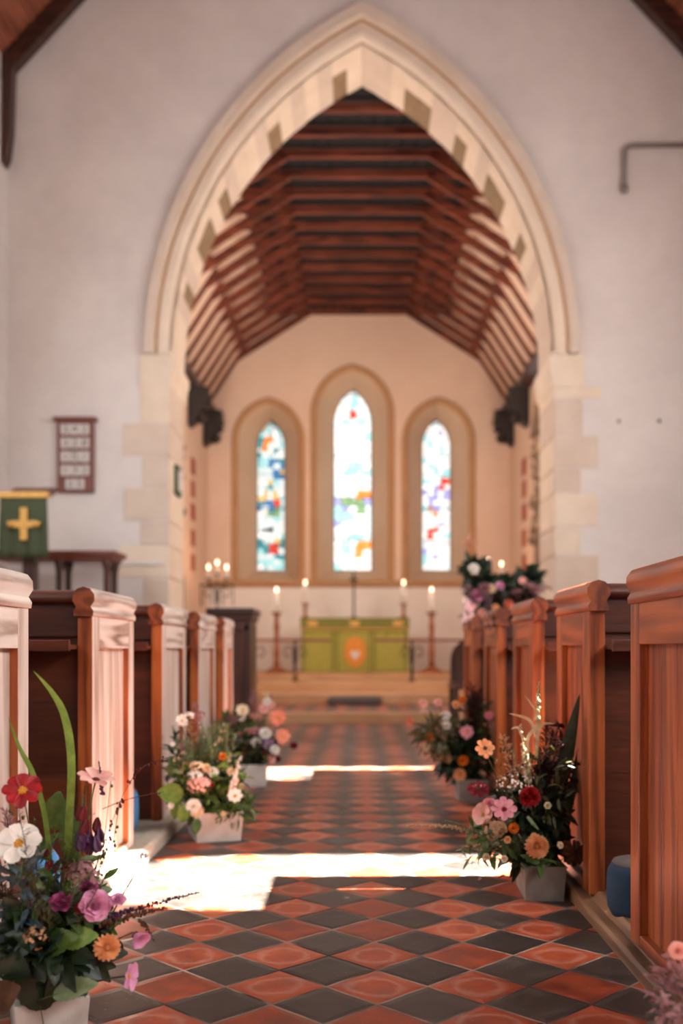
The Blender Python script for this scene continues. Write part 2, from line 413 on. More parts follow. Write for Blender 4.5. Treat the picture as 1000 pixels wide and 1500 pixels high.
# pew platforms with their kerbs
m = MB(); m.box(-HN, KL - .06, -3, 7.0, 0, .05); struct(m.build('floor_left_platform', platM), 'grey stone platform under the left pews')
m = MB(); m.box(KR + .10, HN, -3, 6.9, 0, .05); struct(m.build('floor_right_platform', platM), 'grey stone platform under the right pews')
m = MB()
m.prism([(KR, 0), (KR, .028), (KR + .008, .036), (KR + .034, .038), (KR + .040, .050), (KR + .050, .060), (KR + .105, .060), (KR + .105, 0)], -3, 6.9)
m2 = MB(); struct(m.build('trim_4', kerbY, bevel=.002), 'timeworn moulded timber kerb along the right pews')
m2.prism([(KL, 0), (KL, .04), (KL - .012, .052), (KL - .06, .056), (KL - .06, 0)], -3, 7.0)
struct(m2.build('trim_5', platM), 'stone kerb along the left pews')

# nave side walls; the right-hand one has tall lancets the sun comes through
def side(xin, sgn, ops, name, t=0.22, y0=-4, y1=DA, z1=6.15, mat=wallM):
    m = MB()
    for X in (xin, xin + sgn * t): pierced(m, y0, y1, 0, z1, ops, lambda y, z, X=X: (X, y, z))
    for op in ops:
        o = outline(op[0], op[1], op[2], op[3], op[4])
        loft(m, [(xin, y, z) for y, z in o], [(xin + sgn * t, y, z) for y, z in o])
    return struct(m.build(name, mat))
sops = [(-1.0, .35, 1.9, 4.0, .6), (1.15, .20, 2.2, 4.0, .4), (3.34, .38, 2.15, 3.78, .60), (6.12, .30, 2.15, 3.9, .55)]
side(HN, 1, sops, 'wall_right')
side(-HN, -1, [(0.2, .35, 1.9, 4.0, .6), (3.6, .35, 1.9, 4.0, .6), (6.4, .35, 1.9, 4.0, .6)], 'wall_left')
# nave roof
EV, SL = 6.02, 1.08
def nz(x): return EV + (3.3 - abs(x)) * SL
m = MB()
for s in (-1, 1): m.add([(s * 3.5, -4, nz(3.5)), (s * 3.5, DA + .1, nz(3.5)), (0, DA + .1, nz(0)), (0, -4, nz(0))], [(0, 1, 2, 3)])
for s in (-1, 1):
    k = 0
    while k < 30:
        x = 3.4 - k * .155; k += 1
        if x < 0: break
        m.beam((s * x, -4, nz(x) - .008), (s * x, DA, nz(x) - .008), .02, .016)
struct(m.build('ceiling', naveB), 'boarded underside of the nave roof')
def truss_nave(y, first=False):
    t = thing('roof_truss', (0, y, EV), 'dark nave roof truss %s' % ('set against the white wall above the chancel arch' if first else 'spanning the nave roof nearer the camera'), 'roof truss')
    for s in (-1, 1):
        m = MB(); m.beam((s * 3.32, y, nz(3.32) - .10), (0, y, nz(0) - .10), .12, .17); m.build('rafter', darkX, t)
        m = MB(); m.prism([(s * 3.21, 6.05), (s * 3.21, 5.12), (s * 3.17, 5.2), (s * 3.14, 5.45), (s * 3.12, 6.0), (s * 3.0, 6.25)], y - .07, y + .07); m.build('wall_post', darkZ, t)
truss_nave(9.1, True)
m = MB()
for s in (-1, 1): pass
# wall over and beside the chancel arch
AX, AH, AS, AR = 0.03, 1.77, 3.44, 2.90
m = MB(); pierced(m, -3.6, 3.6, 0, lambda x: nz(x) + .05, [(AX, AH, 0, AS, AR)], lambda x, z: (x, DA, z))
pierced(m, -3.6, 3.6, 0, lambda x: nz(x) + .05, [(AX, AH, 0, AS, AR)], lambda x, z: (x, DB, z))
struct(m.build('wall_chancel_arch', wallM), 'white plastered wall pierced by the chancel arch')
# stone lining of the arch: voussoirs
n = 44
A = arc(AX, AH - .004, AS, AR - .005, n // 2)
def outer_pt(i, k=1.0):
    o = arc(AX, AH + .23 * k, AS, AR + .33 * k, n // 2)[i]; return o
DARKL = {4, 7, 8, 10, 15, 20}; DARKR = {36, 33, 32, 29, 26, 25}
m = MB(); rnd = random.Random(3)
for i in range(n):
    (xa, za), (xb, zb) = A[i], A[i + 1]; g = .0
    dark = (i in DARKL) or (i in DARKR)
    mi = 1 if dark else (0 if rnd.random() < .6 else 2)
    y0 = DA + .02; y1 = DB + .0
    ins = .014 if i % 2 else .009
    nx, nz_ = (AX - (xa + xb) / 2) , (3.6 - (za + zb) / 2); l = math.hypot(nx, nz_); nx, nz_ = nx / l * ins, nz_ / l * ins
    q = [(xa + nx, y0 + .04, za + nz_), (xb + nx, y0 + .04, zb + nz_), (xb + nx, y1, zb + nz_), (xa + nx, y1, za + nz_)]
    if dark:
        ym = y0 + .30; m.add([q[0], q[1], (q[1][0], ym, q[1][2]), (q[0][0], ym, q[0][2])], [(0, 1, 2, 3)], 0); q[0] = (q[0][0], ym, q[0][2]); q[1] = (q[1][0], ym, q[1][2])
    m.add(q, [(0, 1, 2, 3)], mi)
loft(m, [(x, DA + .01, z) for x, z in outline(AX, AH + .012, 0, AS, AR + .012, 22)], [(x, DB + .01, z) for x, z in outline(AX, AH + .012, 0, AS, AR + .012, 22)], 0, closed=False)
struct(m.build('trim_6', [stoneM, brownM, tanM]), 'dressed stones lining the underside of the chancel arch')
# face mouldings of the arch
m = MB()
def ring(k0, k1, d0, d1, mi):
    a = arc(AX, AH + .23 * k0, AS, AR + .33 * k0, 22); b = arc(AX, AH + .23 * k1, AS, AR + .33 * k1, 22)
    loft(m, [(x, d0, z) for x, z in a], [(x, d1, z) for x, z in b], mi, closed=False)
ring(0, .0, DA + .06, DA - .02, 0)
ring(0, .12, DA - .02, DA - .045, 0); ring(.12, .38, DA - .045, DA - .045, 0); ring(.38, .44, DA - .045, DA - .02, 0)
ring(.44, .52, DA - .02, DA - .02, 1); ring(.52, .60, DA - .02, DA - .07, 0); ring(.60, .92, DA - .07, DA - .08, 2); ring(.92, 1.0, DA - .08, DA + .01, 1)
struct(m.build('trim_7', [stoneM, mouldM, tanM]), 'moulded stone ring on the face of the chancel arch')
# jamb stones and imposts
m = MB(); rnd = random.Random(11)
for s in (-1, 1):
    z = 0.0; k = 0; ex = AX + s * AH
    while z < AS - .3:
        h = rnd.uniform(.22, .34); w = (.44 if k % 2 else .24) * rnd.uniform(.85, 1.1); h = min(h, AS - .28 - z)
        x0, x1 = sorted((ex + s * -.004, ex + s * w)); m.box(x0, x1, DA - .008, DA + .05, z + .004, z + h - .004, rnd.choice((0, 1, 1)))
        x0, x1 = sorted((ex - s * .008, ex + s * .05)); m.box(x0, x1, DA, DB, z + .004, z + h - .004, rnd.choice((0, 1)))
        z += h; k += 1
    prof = [(0, 3.14), (.02, 3.16), (.03, 3.24), (.05, 3.30), (.06, 3.40), (.03, 3.46), (0, 3.46)]
    pts = [(ex - s * (a) , z_) for a, z_ in prof] + [(ex + s * .26, 3.46), (ex + s * .26, 3.14)]
    m.prism(pts, DA - .02, DB + .02, mi=0)
struct(m.build('trim_8', [stoneM, tanM], bevel=.006), 'jamb stones and springing blocks of the chancel arch')
# chancel walls
HX = 2.45
EW = 16.3
def cz(x): return 4.62 + (2.52 - abs(x)) * 1.54
for s, nm in ((-1, 'wall_chancel_left'), (1, 'wall_chancel_right')):
    m = MB(); m.add([(s * HX, DB, 0), (s * HX, EW, 0), (s * HX, EW, 4.75), (s * HX, DB, 4.75)], [(0, 1, 2, 3)])
    struct(m.build(nm, eastM))
    # red and orange painted stones down the wall
    m = MB()
    for i, y in enumerate((683, 716, 750, 788, 824)):
        z = HC + (950 - y) / F * 14.8; m.box(*sorted((s * (HX - .012), s * (HX + .01))), 14.68, 14.98, z - .12, z + .12, 0 if i in (0, 2) else 1)
    struct(m.build('trim_%d' % (9 if s < 0 else 10), [redBlock, orgBlock]), 'red painted stones down the chancel wall')
LG = [(-1.465, .50, 1.83, 4.12, .62, .23, 2.06, 4.12, .44), (-.10, .585, 1.83, 4.56, .72, .315, 2.06, 4.50, .58), (1.297, .50, 1.83, 4.12, .62, .235, 2.06, 4.12, .46)]
GD = EW + .5
m = MB()
put = lambda x, z: (x, EW, z)
pierced(m, -HX, HX, 1.80, lambda x: cz(x) + .1, [(a, b, c, d, e) for a, b, c, d, e, *_ in LG], put)
m.add([(-HX, EW, 0), (HX, EW, 0), (HX, EW, 1.80), (-HX, EW, 1.80)], [(0, 1, 2, 3)], 1)
for cx, h, z0, zs, r, gh, g0, gs, gr in LG:
    a = outline(cx, h, z0, zs, r); b = outline(cx, gh, g0, gs, gr)
    loft(m, [(x, EW, z) for x, z in a], [(x, GD, z) for x, z in b], 2)
struct(m.build('wall_east', [eastM, dadoM, revM]), 'chancel end wall with three deep lancet openings')
m = MB()
for cx, h, z0, zs, r, *_ in LG:
    for w0, w1, d0, d1 in ((-.01, .03, 0, -.05), (.03, .07, -.05, -.05), (.07, .10, -.05, 0)):
        a = [(cx - h - w0, 1.83)] + arc(cx, h + w0, zs, r + w0) + [(cx + h + w0, 1.83)]; b = [(cx - h - w1, 1.83)] + arc(cx, h + w1, zs, r + w1) + [(cx + h + w1, 1.83)]
        loft(m, [(x, EW + d0, z) for x, z in a], [(x, EW + d1, z) for x, z in b], 0, closed=False)
struct(m.build('trim_11', mouldM), 'ochre stone mouldings around the three lancets')
m = MB(); m.prism([(EW, 1.74), (EW - .05, 1.77), (EW - .07, 1.81), (EW - .05, 1.85), (EW, 1.86)], -HX, HX, axis='X'); struct(m.build('trim_12', mouldM), 'string course below the lancets')

# stained glass: small panes in several colours held in lead
gcols = {'pale': (.80, .96, .98), 'white': (1, 1, .98), 'aqua': (.42, .80, .84), 'blue': (.05, .24, .55), 'teal': (.04, .34, .40),
         'red': (.75, .05, .03), 'orange': (1.0, .32, .05), 'green': (.22, .42, .20), 'gold': (.85, .60, .22), 'violet': (.40, .42, .85), 'dark': (.05, .06, .07)}
gmats = {}
def glass(kind, s): 
    k = (kind, s)
    if k not in gmats: gmats[k] = m_emit('lit_glass_' + kind, gcols[kind] + (1,), s)
    return gmats[k]
leadM = m_plain('lead_came', rgb(26, 26, 30), 0.6, 0.3)
def stained(idx, L, spots, s, base):
    cx, h, z0, zs, r, gh, g0, gs, gr = L; rnd = random.Random(idx * 5 + 1)
    names = list(gcols); mats = [glass(k, s) for k in names]
    ol = outline(cx, gh, g0, gs, gr, 16); top = gs + gr
    def inside(x, z):
        if z < g0: return False
        R = (gr * gr + gh * gh) / (2 * gh); dx = abs(x - cx)
        if z <= gs: return dx < gh
        return math.hypot(dx + R - gh, z - gs) < R
    pane, lead = MB(), MB()
    nx = 5; cw = 2 * gh / nx; nzr = int((top - g0) / (cw * .95)); ch = (top - g0) / nzr
    jit = {}
    def node(i, j):
        if (i, j) not in jit:
            x = cx - gh + i * cw; z = g0 + j * ch
            if 0 < i < nx and 0 < j: x += rnd.uniform(-.32, .32) * cw; z += rnd.uniform(-.32, .32) * ch
            if z > gs:      # pull into the arched head
                R = (gr * gr + gh * gh) / (2 * gh); zz = min(z, top - .002); wmax = max(math.sqrt(max(R * R - (zz - gs) ** 2, 0)) - (R - gh), .001)
                x = cx + (x - cx) * wmax / gh; z = zz
            jit[(i, j)] = (x, z)
        return jit[(i, j)]
    for j in range(nzr):
        for i in range(nx):
            q = [node(i, j), node(i + 1, j), node(i + 1, j + 1), node(i, j + 1)]
            mx, mz = sum(p[0] for p in q) / 4, sum(p[1] for p in q) / 4
            fx, fz = (mx - cx) / gh, (mz - g0) / (top - g0); kind = None
            for sx, sz, rad, col, pr in spots:
                if math.hypot((fx - sx) * .55, (fz - sz) * 6.5) < rad and rnd.random() < pr * .8: kind = col
            if kind is None: kind = rnd.choices(*base)[0]
            pane.add([(p[0], GD + .01, p[1]) for p in q], [(0, 1, 2, 3)], names.index(kind))
            for a, b in ((q[0], q[1]), (q[0], q[3])):
                if (V(a) - V(b)).length > .01: lead.beam((a[0], GD, a[1]), (b[0], GD, b[1]), .010, .010)
    lead.tube([(x, GD, z) for x, z in ol] + [(ol[0][0], GD, ol[0][1])], .012, 5)
    for z in (g0 + (gs - g0) * .22, g0 + (gs - g0) * .5, g0 + (gs - g0) * .78): lead.box(cx - gh, cx + gh, GD - .02, GD, z - .006, z + .006)
    w = pane.build('window_%d' % idx, mats); struct(w, 'stained glass lancet with pale blue, white and red panes')
    l = lead.build('lead_came', leadM, w)
B1 = (['pale', 'white', 'aqua', 'teal', 'gold'], [5, 3, 3, 1, .5]); B2 = (['white', 'pale', 'aqua', 'violet'], [6, 4, 1.2, .35])
stained(1, LG[0], [(.3, .70, .3, 'blue', .8), (-.3, .84, .3, 'orange', .5), (-.3, .42, .35, 'blue', .8), (.5, .46, .22, 'red', 1), (.0, .5, .3, 'gold', .5), (.3, .38, .3, 'green', .7), (.2, .14, .28, 'red', .9), (-.5, .16, .3, 'teal', .7), (0, .27, .3, 'dark', .35), (.6, .6, .3, 'blue', .6)], .66, B1)
stained(2, LG[1], [(.1, .53, .5, 'aqua', .5), (-.2, .55, .3, 'blue', .35), (.5, .40, .34, 'orange', 1), (.4, .36, .25, 'red', .5), (.1, .36, .3, 'green', .8), (-.5, .36, .25, 'violet', .9), (0, .875, .16, 'red', .8), (-.4, .1, .3, 'gold', .5), (0, .13, .4, 'aqua', .6), (.5, .12, .2, 'orange', .6)], .92, B2)
stained(3, LG[2], [(.0, .50, .5, 'violet', .7), (.6, .57, .25, 'red', 1), (-.1, .41, .25, 'orange', 1), (.2, .45, .4, 'violet', .8), (-.4, .1, .35, 'violet', .5), (-.2, .25, .2, 'red', .35)], .84, B2)
for L_, e in zip(LG, (.8, 1.2, 1.2)):
    light('lancet_daylight', 'AREA', (L_[0], GD - .06, 3.3), e, (.86, .93, 1.0), 2 * L_[5] * .9, 2.2, direction=(0, -1, -.12))

# chancel roof
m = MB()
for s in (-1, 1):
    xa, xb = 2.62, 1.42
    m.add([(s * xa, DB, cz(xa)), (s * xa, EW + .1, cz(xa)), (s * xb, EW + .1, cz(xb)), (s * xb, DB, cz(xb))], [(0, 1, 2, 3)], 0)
    m.add([(s * xb, DB, cz(xb)), (s * xb, EW + .1, cz(xb)), (0, EW + .1, cz(xb)), (0, DB, cz(xb))], [(0, 1, 2, 3)], 1)  # flat dark sheet and strips added above the collars to stand for shade
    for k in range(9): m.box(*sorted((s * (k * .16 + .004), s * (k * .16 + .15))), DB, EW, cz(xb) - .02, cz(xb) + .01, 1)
struct(m.build('ceiling_chancel', [eastM, roofD]), 'plaster slopes and dark shade sheet between the chancel rafters')
def chancel_truss():
    t = thing('roof_truss', (0, 10.12, 4.6), 'dark timber rafter frame just inside the arch, highest in view', 'roof truss', 'rafter frames of the chancel roof')
    y = 10.12
    for s in (-1, 1):
        m = MB(); m.beam((s * 2.5, y, cz(2.5) - .03), (s * 1.84, y, cz(1.84) - .03), .07, .06); m.build('rafter', roofX, t)
        m = MB(); m.beam((s * 1.98, y, 5.44), (s * .80, y, 6.19), .06, .095); m.build('brace', roofX, t)
    m = MB(); m.beam((-1.5, y, 6.20), (1.5, y, 6.20), .06, .09); m.build('collar', roofX, t)
    return t
ct = chancel_truss()
for k in range(1, 14):
    c = copy_tree(ct); c.location.y = 10.12 + k * .470
    od = ['', 'second', 'third', 'fourth', 'fifth', 'sixth', 'seventh', 'seventh', 'sixth', 'fifth', 'fourth', 'third', 'second', 'last'][k]
    c['label'] = ('dark rafter frame pressed against the end wall, lowest in view' if k == 13 else 'dark rafter frame of the chancel roof, %s from the %s' % (od, 'arch' if k < 7 else 'end wall'))
# wall plates with their carved blocks
for s, wd in ((-1, 'left'), (1, 'right')):
    m = MB()
    pr = [(s * 2.44, 4.46), (s * 2.40, 4.48), (s * 2.36, 4.54), (s * 2.32, 4.58), (s * 2.32, 4.66), (s * 2.44, 4.72)]
    m.prism(pr, DB + .05, EW - .02)
    struct(m.build('trim_%d' % (13 if s < 0 else 14), darkX), 'dark moulded wall plate under the chancel rafters')
    for y in (14.5, 15.9):
        m = MB(); rnd = random.Random(int(y * 3))
        m.prism([(s * 2.44, 3.95), (s * 2.34, 4.02), (s * 2.22, 4.22), (s * 2.16, 4.34), (s * 2.16, 4.50), (s * 2.44, 4.54)], y - .14, y + .14)
        for a, b in ((-.1, 4.1), (0, 4.05), (.1, 4.1), (-.08, 4.24), (.08, 4.24), (0, 4.32)): m.ball((s * (2.28 - (b - 4.0) * .3), y + a, b), .06, n=8, m=6)
        tag(m.build('roof_corbel', carve), 'dark carved wooden corbel at the foot of the %s rafters, %s' % (wd, 'beside the end wall' if y > 15 else 'nearer the arch'), 'corbel')

# monuments on the chancel side walls
for s in (-1, 1):
    m = MB(); rnd = random.Random(40 + s)
    y0, y1 = (13.05, 13.55)
    X = s * (HX - .03)
    if s > 0:
        m.box(X - .05, X + .03, y0, y1, 1.7, 3.6); m.prism([(y0 - .1, 3.6), (y0 + .1, 3.75), ((y0 + y1) / 2, 4.0), (y1 - .1, 3.75), (y1 + .1, 3.6)], X - .10, X + .02, axis='X')
        for k in range(34): m.ball((X - .06, rnd.uniform(y0, y1), rnd.uniform(1.3, 3.7)), rnd.uniform(.04, .09), n=6, m=4)
        m.prism([(y0, 1.7), ((y0 + y1) / 2, 1.2), (y1, 1.7)], X - .08, X + .02, axis='X')
        tag(m.build('wall_monument', monuM), 'tall carved stone wall monument right of the sanctuary, just inside the arch', 'monument')
    else:
        m.box(X - .02, X + .05, y0, y1, 2.25, 3.3); m.prism([(y0, 3.3), ((y0 + y1) / 2, 3.62), (y1, 3.3)], X - .02, X + .08, axis='X')
        for k in range(20): m.ball((X + .05, rnd.uniform(y0, y1), rnd.uniform(2.2, 3.5)), rnd.uniform(.03, .07), n=6, m=4)
        tag(m.build('wall_monument', monuM), 'carved stone wall monument on the left chancel wall above a framed panel', 'monument')
        t = thing('framed_panel', (X, 13.3, 1.0), 'dark framed panel low on the left chancel wall', 'panel')
        m = MB(); m.box(X, X + .05, 13.1, 13.7, 1.05, 1.75); m.build('frame', boardM, t, bevel=.01)
        m = MB(); m.box(X + .05, X + .06, 13.18, 13.62, 1.13, 1.67); m.build('panel', carve, t)
# green plaque on the left jamb
t = thing('wall_plaque', (-1.73, 9.5, 2.3), 'small green and white plaque on the left inner side of the arch', 'plaque')
m = MB(); m.box(-1.745, -1.70, 9.42, 9.66, 2.2, 2.48); m.build('frame', m_plain('green_plaque', rgb(60, 84, 58), .6), t, bevel=.01)
m = MB(); m.box(-1.70, -1.69, 9.46, 9.62, 2.25, 2.43); m.build('panel', cardM, t)

# ------------------------------------------------------------------ pews
def mould(s, xa, top):        # two-lobed capping profile in x, z; xa = aisle face
    i = -s; pts = []
    c = xa + s * .024
    for k in range(9): a = PI * (1.28 - 1.56 * k / 8); pts.append((c - s * 0 + math.cos(a) * .034, top - .034 + math.sin(a) * .034))
    pts += [(c + .024, top - .064), (c + .030, top - .074), (c + .028, top - .088), (c - .028, top - .088), (c - .030, top - .074), (c - .024, top - .064)]
    return pts
def toned(o, sgn, allround=False):      # window light painted into left aisle faces, the rest keeps its orange varnish
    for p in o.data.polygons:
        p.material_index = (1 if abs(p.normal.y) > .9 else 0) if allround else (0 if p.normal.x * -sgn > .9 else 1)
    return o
def pew(s, n, w, xa, xo, label, aisleZ, aisleY, boards, zb=.05, top=.935):
    sx = lambda a, b: tuple(sorted((xa + s * a, xa + s * b)))
    t = thing('pew', (xa + s * .02, n, zb), label, 'pew', 'pews left of the aisle' if s < 0 else 'pews right of the aisle')
    # aisle end
    for xs, in (((0, .045),),):
        a, b = sx(*xs)
        m = MB()
        m.box(a, b, n, n + .085, zb, top - .08); toned(m.build('end_stile', [aisleZ, oakZ], t, bevel=.003), s)
        m = MB(); m.box(a, b, n + w - .075, n + w, zb, top - .08); toned(m.build('end_stile', [aisleZ, oakZ], t, bevel=.003), s)
        m = MB(); m.box(a + .001, b - .001, n + .001, n + w - .001, top - .185, top - .075); toned(m.build('end_rail', [aisleY, oakY], t, bevel=.003), s)
        m = MB(); m.box(a + .001, b - .001, n + .085, n + w - .075, zb, zb + .03); toned(m.build('end_rail', [aisleY, oakY], t, bevel=.003), s)
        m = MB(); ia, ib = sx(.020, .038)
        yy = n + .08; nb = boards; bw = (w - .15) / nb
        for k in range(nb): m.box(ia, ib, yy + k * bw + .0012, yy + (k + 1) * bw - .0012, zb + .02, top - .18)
        toned(m.build('end_panel', [aisleZ, oakZ], t, bevel=.002), s)
        m = MB(); m.prism(mould(s, xa, top), n - .012, n + w + .006, smooth=True); toned(m.build('end_capping', [aisleY, oakY], t), s, True)
    # wall end
    a, b = sorted((xo, xo - s * .04)); m = MB(); m.box(a, b, n, n + w, zb, top); m.build('wall_end', oakZ, t)
    xi, xj = sorted((xa + s * .045, xo - s * .04))
    m = MB(); m.box(xi, xj, n + .030, n + .050, zb, top - .03); m.build('backrest', oakX if s > 0 else oakX, t)
    m = MB(); m.box(xi, xj, n + .018, n + .032, top - .15, top - .045); m.build('back_rail', oakX, t, bevel=.003)
    m = MB(); m.prism([(n + .005, top - .050), (n + .0, top - .035), (n + .006, top - .018), (n + .03, top - .008), (n + .06, top - .012), (n + .068, top - .03), (n + .06, top - .050)], xi, xj, axis='X', smooth=True); m.build('back_capping', oakX, t)
    m = MB(); m.box(xi, xj, n - .075, n + .03, .748, .762); m.box(xi, xj, n - .085, n - .072, .742, .775); m.build('book_shelf', oakX, t, bevel=.002)
    m = MB(); m.box(xi, xj, n + .05, n + w - .02, .40, .425); m.box(xi, xj, n + w - .06, n + w - .035, .30, .40); m.build('seat', oakX, t, bevel=.004)
    m = MB(); m.box(xi, xj, n + w * .5, n + w * .5 + .02, zb, .40); m.build('seat_support', oakX, t)
    return t
XL, XR = -.795, .655
Lnear = [(1.87, .55), (3.0, .55), (4.07, .56), (5.0, .58), (5.93, .42)]
LLab = ['pale wooden pew cut by the left frame edge, nearest on the left', 'second wooden pew on the left, its end panel sunlit white at the foot',
        'third wooden pew on the left, behind the flower box with the feathery green spray', 'fourth wooden pew from the camera on the left of the aisle', 'fifth and farthest wooden pew on the left, next to the dark desk']
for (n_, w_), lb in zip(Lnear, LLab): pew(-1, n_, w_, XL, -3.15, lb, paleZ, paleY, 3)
Rnear = [(1.60, .82), (2.85, .47), (3.78, .48), (4.75, .50), (5.75, .50)]
RLab = ['reddish wooden pew at the right frame edge with vertical boards and knots', 'second wooden pew on the right with a polished top catching light', 'third wooden pew on the right, its near post glowing orange in the sun',
        'fourth wooden pew on the right, under the hanging purple sprays', 'farthest wooden pew on the right, below the tall flower arrangement']
for (n_, w_), lb in zip(Rnear, RLab): pew(1, n_, w_, XR, 3.15, lb, redZ, redY, 6 if w_ > .6 else 3, top=.945)

# dark desks in front of the pews
def desk(s, xa, n, label, w=.42, wd=.30, top=1.05):
    t = thing('reading_desk', (xa + s * wd / 2, n, 0), label, 'desk')
    a, b = sorted((xa, xa + s * wd))
    m = MB(); m.box(a, b, n, n + w, 0, top - .06); m.build('body', darkZ, t, bevel=.006)
    m = MB(); m.box(a - .03, b + .03, n - .03, n + w + .03, top - .05, top); m.box(a - .015, b + .015, n - .015, n + w + .015, top - .09, top - .05); m.build('top', darkX, t, bevel=.01)
    m = MB()
    for x0, x1 in ((a + .02, a + .05), (b - .05, b - .02)): m.box(x0, x1, n - .015, n, .1, top - .12)
    m.box(a + .02, b - .02, n - .015, n, .04, .1); m.box(a + .02, b - .02, n - .015, n, top - .17, top - .11); m.build('front_frame', darkZ, t, bevel=.003)
desk(-1, -.80, 7.45, 'dark brown wooden desk end standing beyond the last left pew')
t = thing('round_back_chair', (.93, 8.3, 0), 'dark chair with a rounded back peeping out beyond the last right pew', 'chair')
m = MB(); m.prism([(.78, .45)] + [(.98 + .2 * math.cos(PI * (1 - k / 10)), .66 + .18 * math.sin(PI * (1 - k / 10))) for k in range(11)] + [(1.18, .45)], 8.5, 8.54); m.build('backrest', darkZ, t, bevel=.006)
m = MB(); m.box(.76, 1.2, 8.1, 8.54, .42, .47); m.build('seat', darkX, t, bevel=.006)
for x in (.79, 1.17):
    for y in (8.13, 8.51): m = MB(); m.beam((x, y, 0), (x, y, .42), .04, .04); m.build('leg', darkZ, t)

# hassocks
def hassock(c, r, h, mat, label):
    m = MB(); pr = [(r * .9, 0), (r, .02), (r * 1.03, h * .5), (r, h - .02), (r * .9, h)]
    m.lathe(c, pr, 28)
    t = thing('kneeler', c, label, 'kneeler'); m.build('cushion', mat, t)
    m = MB(); m.lathe((c[0], c[1], c[2] + h), [(r * .9, -.002), (r * .86, .006), (0.01, .008)], 28); m.build('top_cover', greyW, t)
hassock((.757, 2.64, .05), .10, .135, blueM, 'round dark blue kneeler on the platform between the first two right pews')
hassock((-.93, 3.87, .05), .08, .15, blueL, 'bright blue kneeler showing beside the near post of the third left pew')
hassock((-.93, 2.70, .05), .12, .15, blueL, 'bright blue kneeler behind the near left flowers')

# ------------------------------------------------------------------ things on the arch wall
t = thing('hymn_board', P(110, 722, 9.15), 'wooden hymn board with rows of white number cards on the left of the arch', 'hymn board')
c = P(110, 667, 9.15); x0, x1 = c.x - .165, c.x + .165; z0, z1 = P(0, 721, 9.15).z, P(0, 616, 9.15).z
m = MB(); m.box(x0, x1, 9.15, 9.195, z0, z1); m.build('board', boardM, t, bevel=.006)
m = MB(); m.box(x0 - .03, x1 + .03, 9.11, 9.195, z1 - .005, z1 + .03); m.build('cornice', boardM, t, bevel=.008)
rows = ['342', '328', '151', '132', '25']; rh = (z1 - z0 - .03) / 5
def text_mesh(s, size):
    cu = bpy.data.curves.new('t', 'FONT'); cu.body = s; cu.size = size; cu.align_x = 'CENTER'; cu.align_y = 'CENTER'; cu.extrude = .001
    ob = bpy.data.objects.new('t', cu); COL.objects.link(ob)
    dg = bpy.context.evaluated_depsgraph_get(); me = bpy.data.meshes.new_from_object(ob.evaluated_get(dg))
    COL.objects.unlink(ob); bpy.data.objects.remove(ob); return me
for r_, s_ in enumerate(rows):
    zc = z1 - .02 - rh * (r_ + .5)
    m = MB(); m.box(x0 + .01, x1 - .01, 9.142, 9.15, zc - rh / 2 - .004, zc - rh / 2 + .006); m.build('rail', boardM, t)
    for k, ch in enumerate(s_):
        xc = c.x + (k - (len(s_) - 1) / 2) * .088
        m = MB(); m.box(xc - .040, xc + .040, 9.138, 9.149, zc - .046, zc + .048); cd = m.build('number_card', cardM, t)
        me = text_mesh(ch, .095); me.materials.clear(); me.materials.append(inkM)
        me.transform(Matrix.Translation((xc - t.location.x, 9.136 - t.location.y, zc - t.location.z)) @ Matrix.Rotation(PI / 2, 4, 'X'))
        o = bpy.data.objects.new('numeral', me); COL.objects.link(o); o.parent = cd
# lectern with its fall, standing on a railed platform
DL = 8.0
def PX(px, py, d=DL): return P(px, py, d)
a, b = PX(3, 728), PX(71, 818)
t = thing('lectern', (PX(37, 0).x, DL, 0), 'wooden lectern dressed with a green cloth bearing a gold cross, far left', 'lectern')
m = MB(); m.prism([(DL - .02, a.z - .03), (DL - .02, a.z), (DL + .28, a.z + .12), (DL + .28, a.z + .08)], a.x + .01, b.x - .01, axis='X'); m.build('book_rest', oakX, t)
m = MB(); cx_ = (a.x + b.x) / 2; m.box(cx_ - .05, cx_ + .05, DL + .08, DL + .18, 0, a.z + .02); m.build('post', darkZ, t)
m = MB(); m.box(cx_ - .2, cx_ + .2, DL - .05, DL + .3, 0, .08); m.build('base', darkZ, t, bevel=.01)
m = MB(); N_ = 24; vs = []
for j in range(9):
    for i in range(N_ + 1):
        u = i / N_; w = j / 8
        x = a.x + (b.x - a.x) * u; vs.append((x + (u - .5) * .03 * w, DL - .035 - .012 * math.sin(u * 21) * w, a.z + .012 + (b.z - a.z - .012) * w))
m.add(vs, [(j * (N_ + 1) + i, j * (N_ + 1) + i + 1, (j + 1) * (N_ + 1) + i + 1, (j + 1) * (N_ + 1) + i) for j in range(8) for i in range(N_)], 0, True)
fall = m.build('green_cloth', greenL, t); fm = fall.modifiers.new('s', 'SOLIDIFY'); fm.thickness = .006
m = MB(); q, r_ = PX(38, 745), PX(38, 792)
m.box(q.x - .028, q.x + .028, DL - .062, DL - .052, r_.z, q.z); m.box(q.x - .10, q.x + .10, DL - .064, DL - .053, PX(0, 774).z, PX(0, 764).z)
for x_ in (q.x - .1, q.x + .1): m.lathe((x_, DL - .055, PX(0, 769).z), [(.03, -.02), (.03, .02)], 12)
m.build('gold_cross', gold, t)
m = MB(); m.box(a.x - .005, b.x + .005, DL - .055, DL + .02, a.z - .012, a.z + .035); m.build('gold_fringe', gold, t)
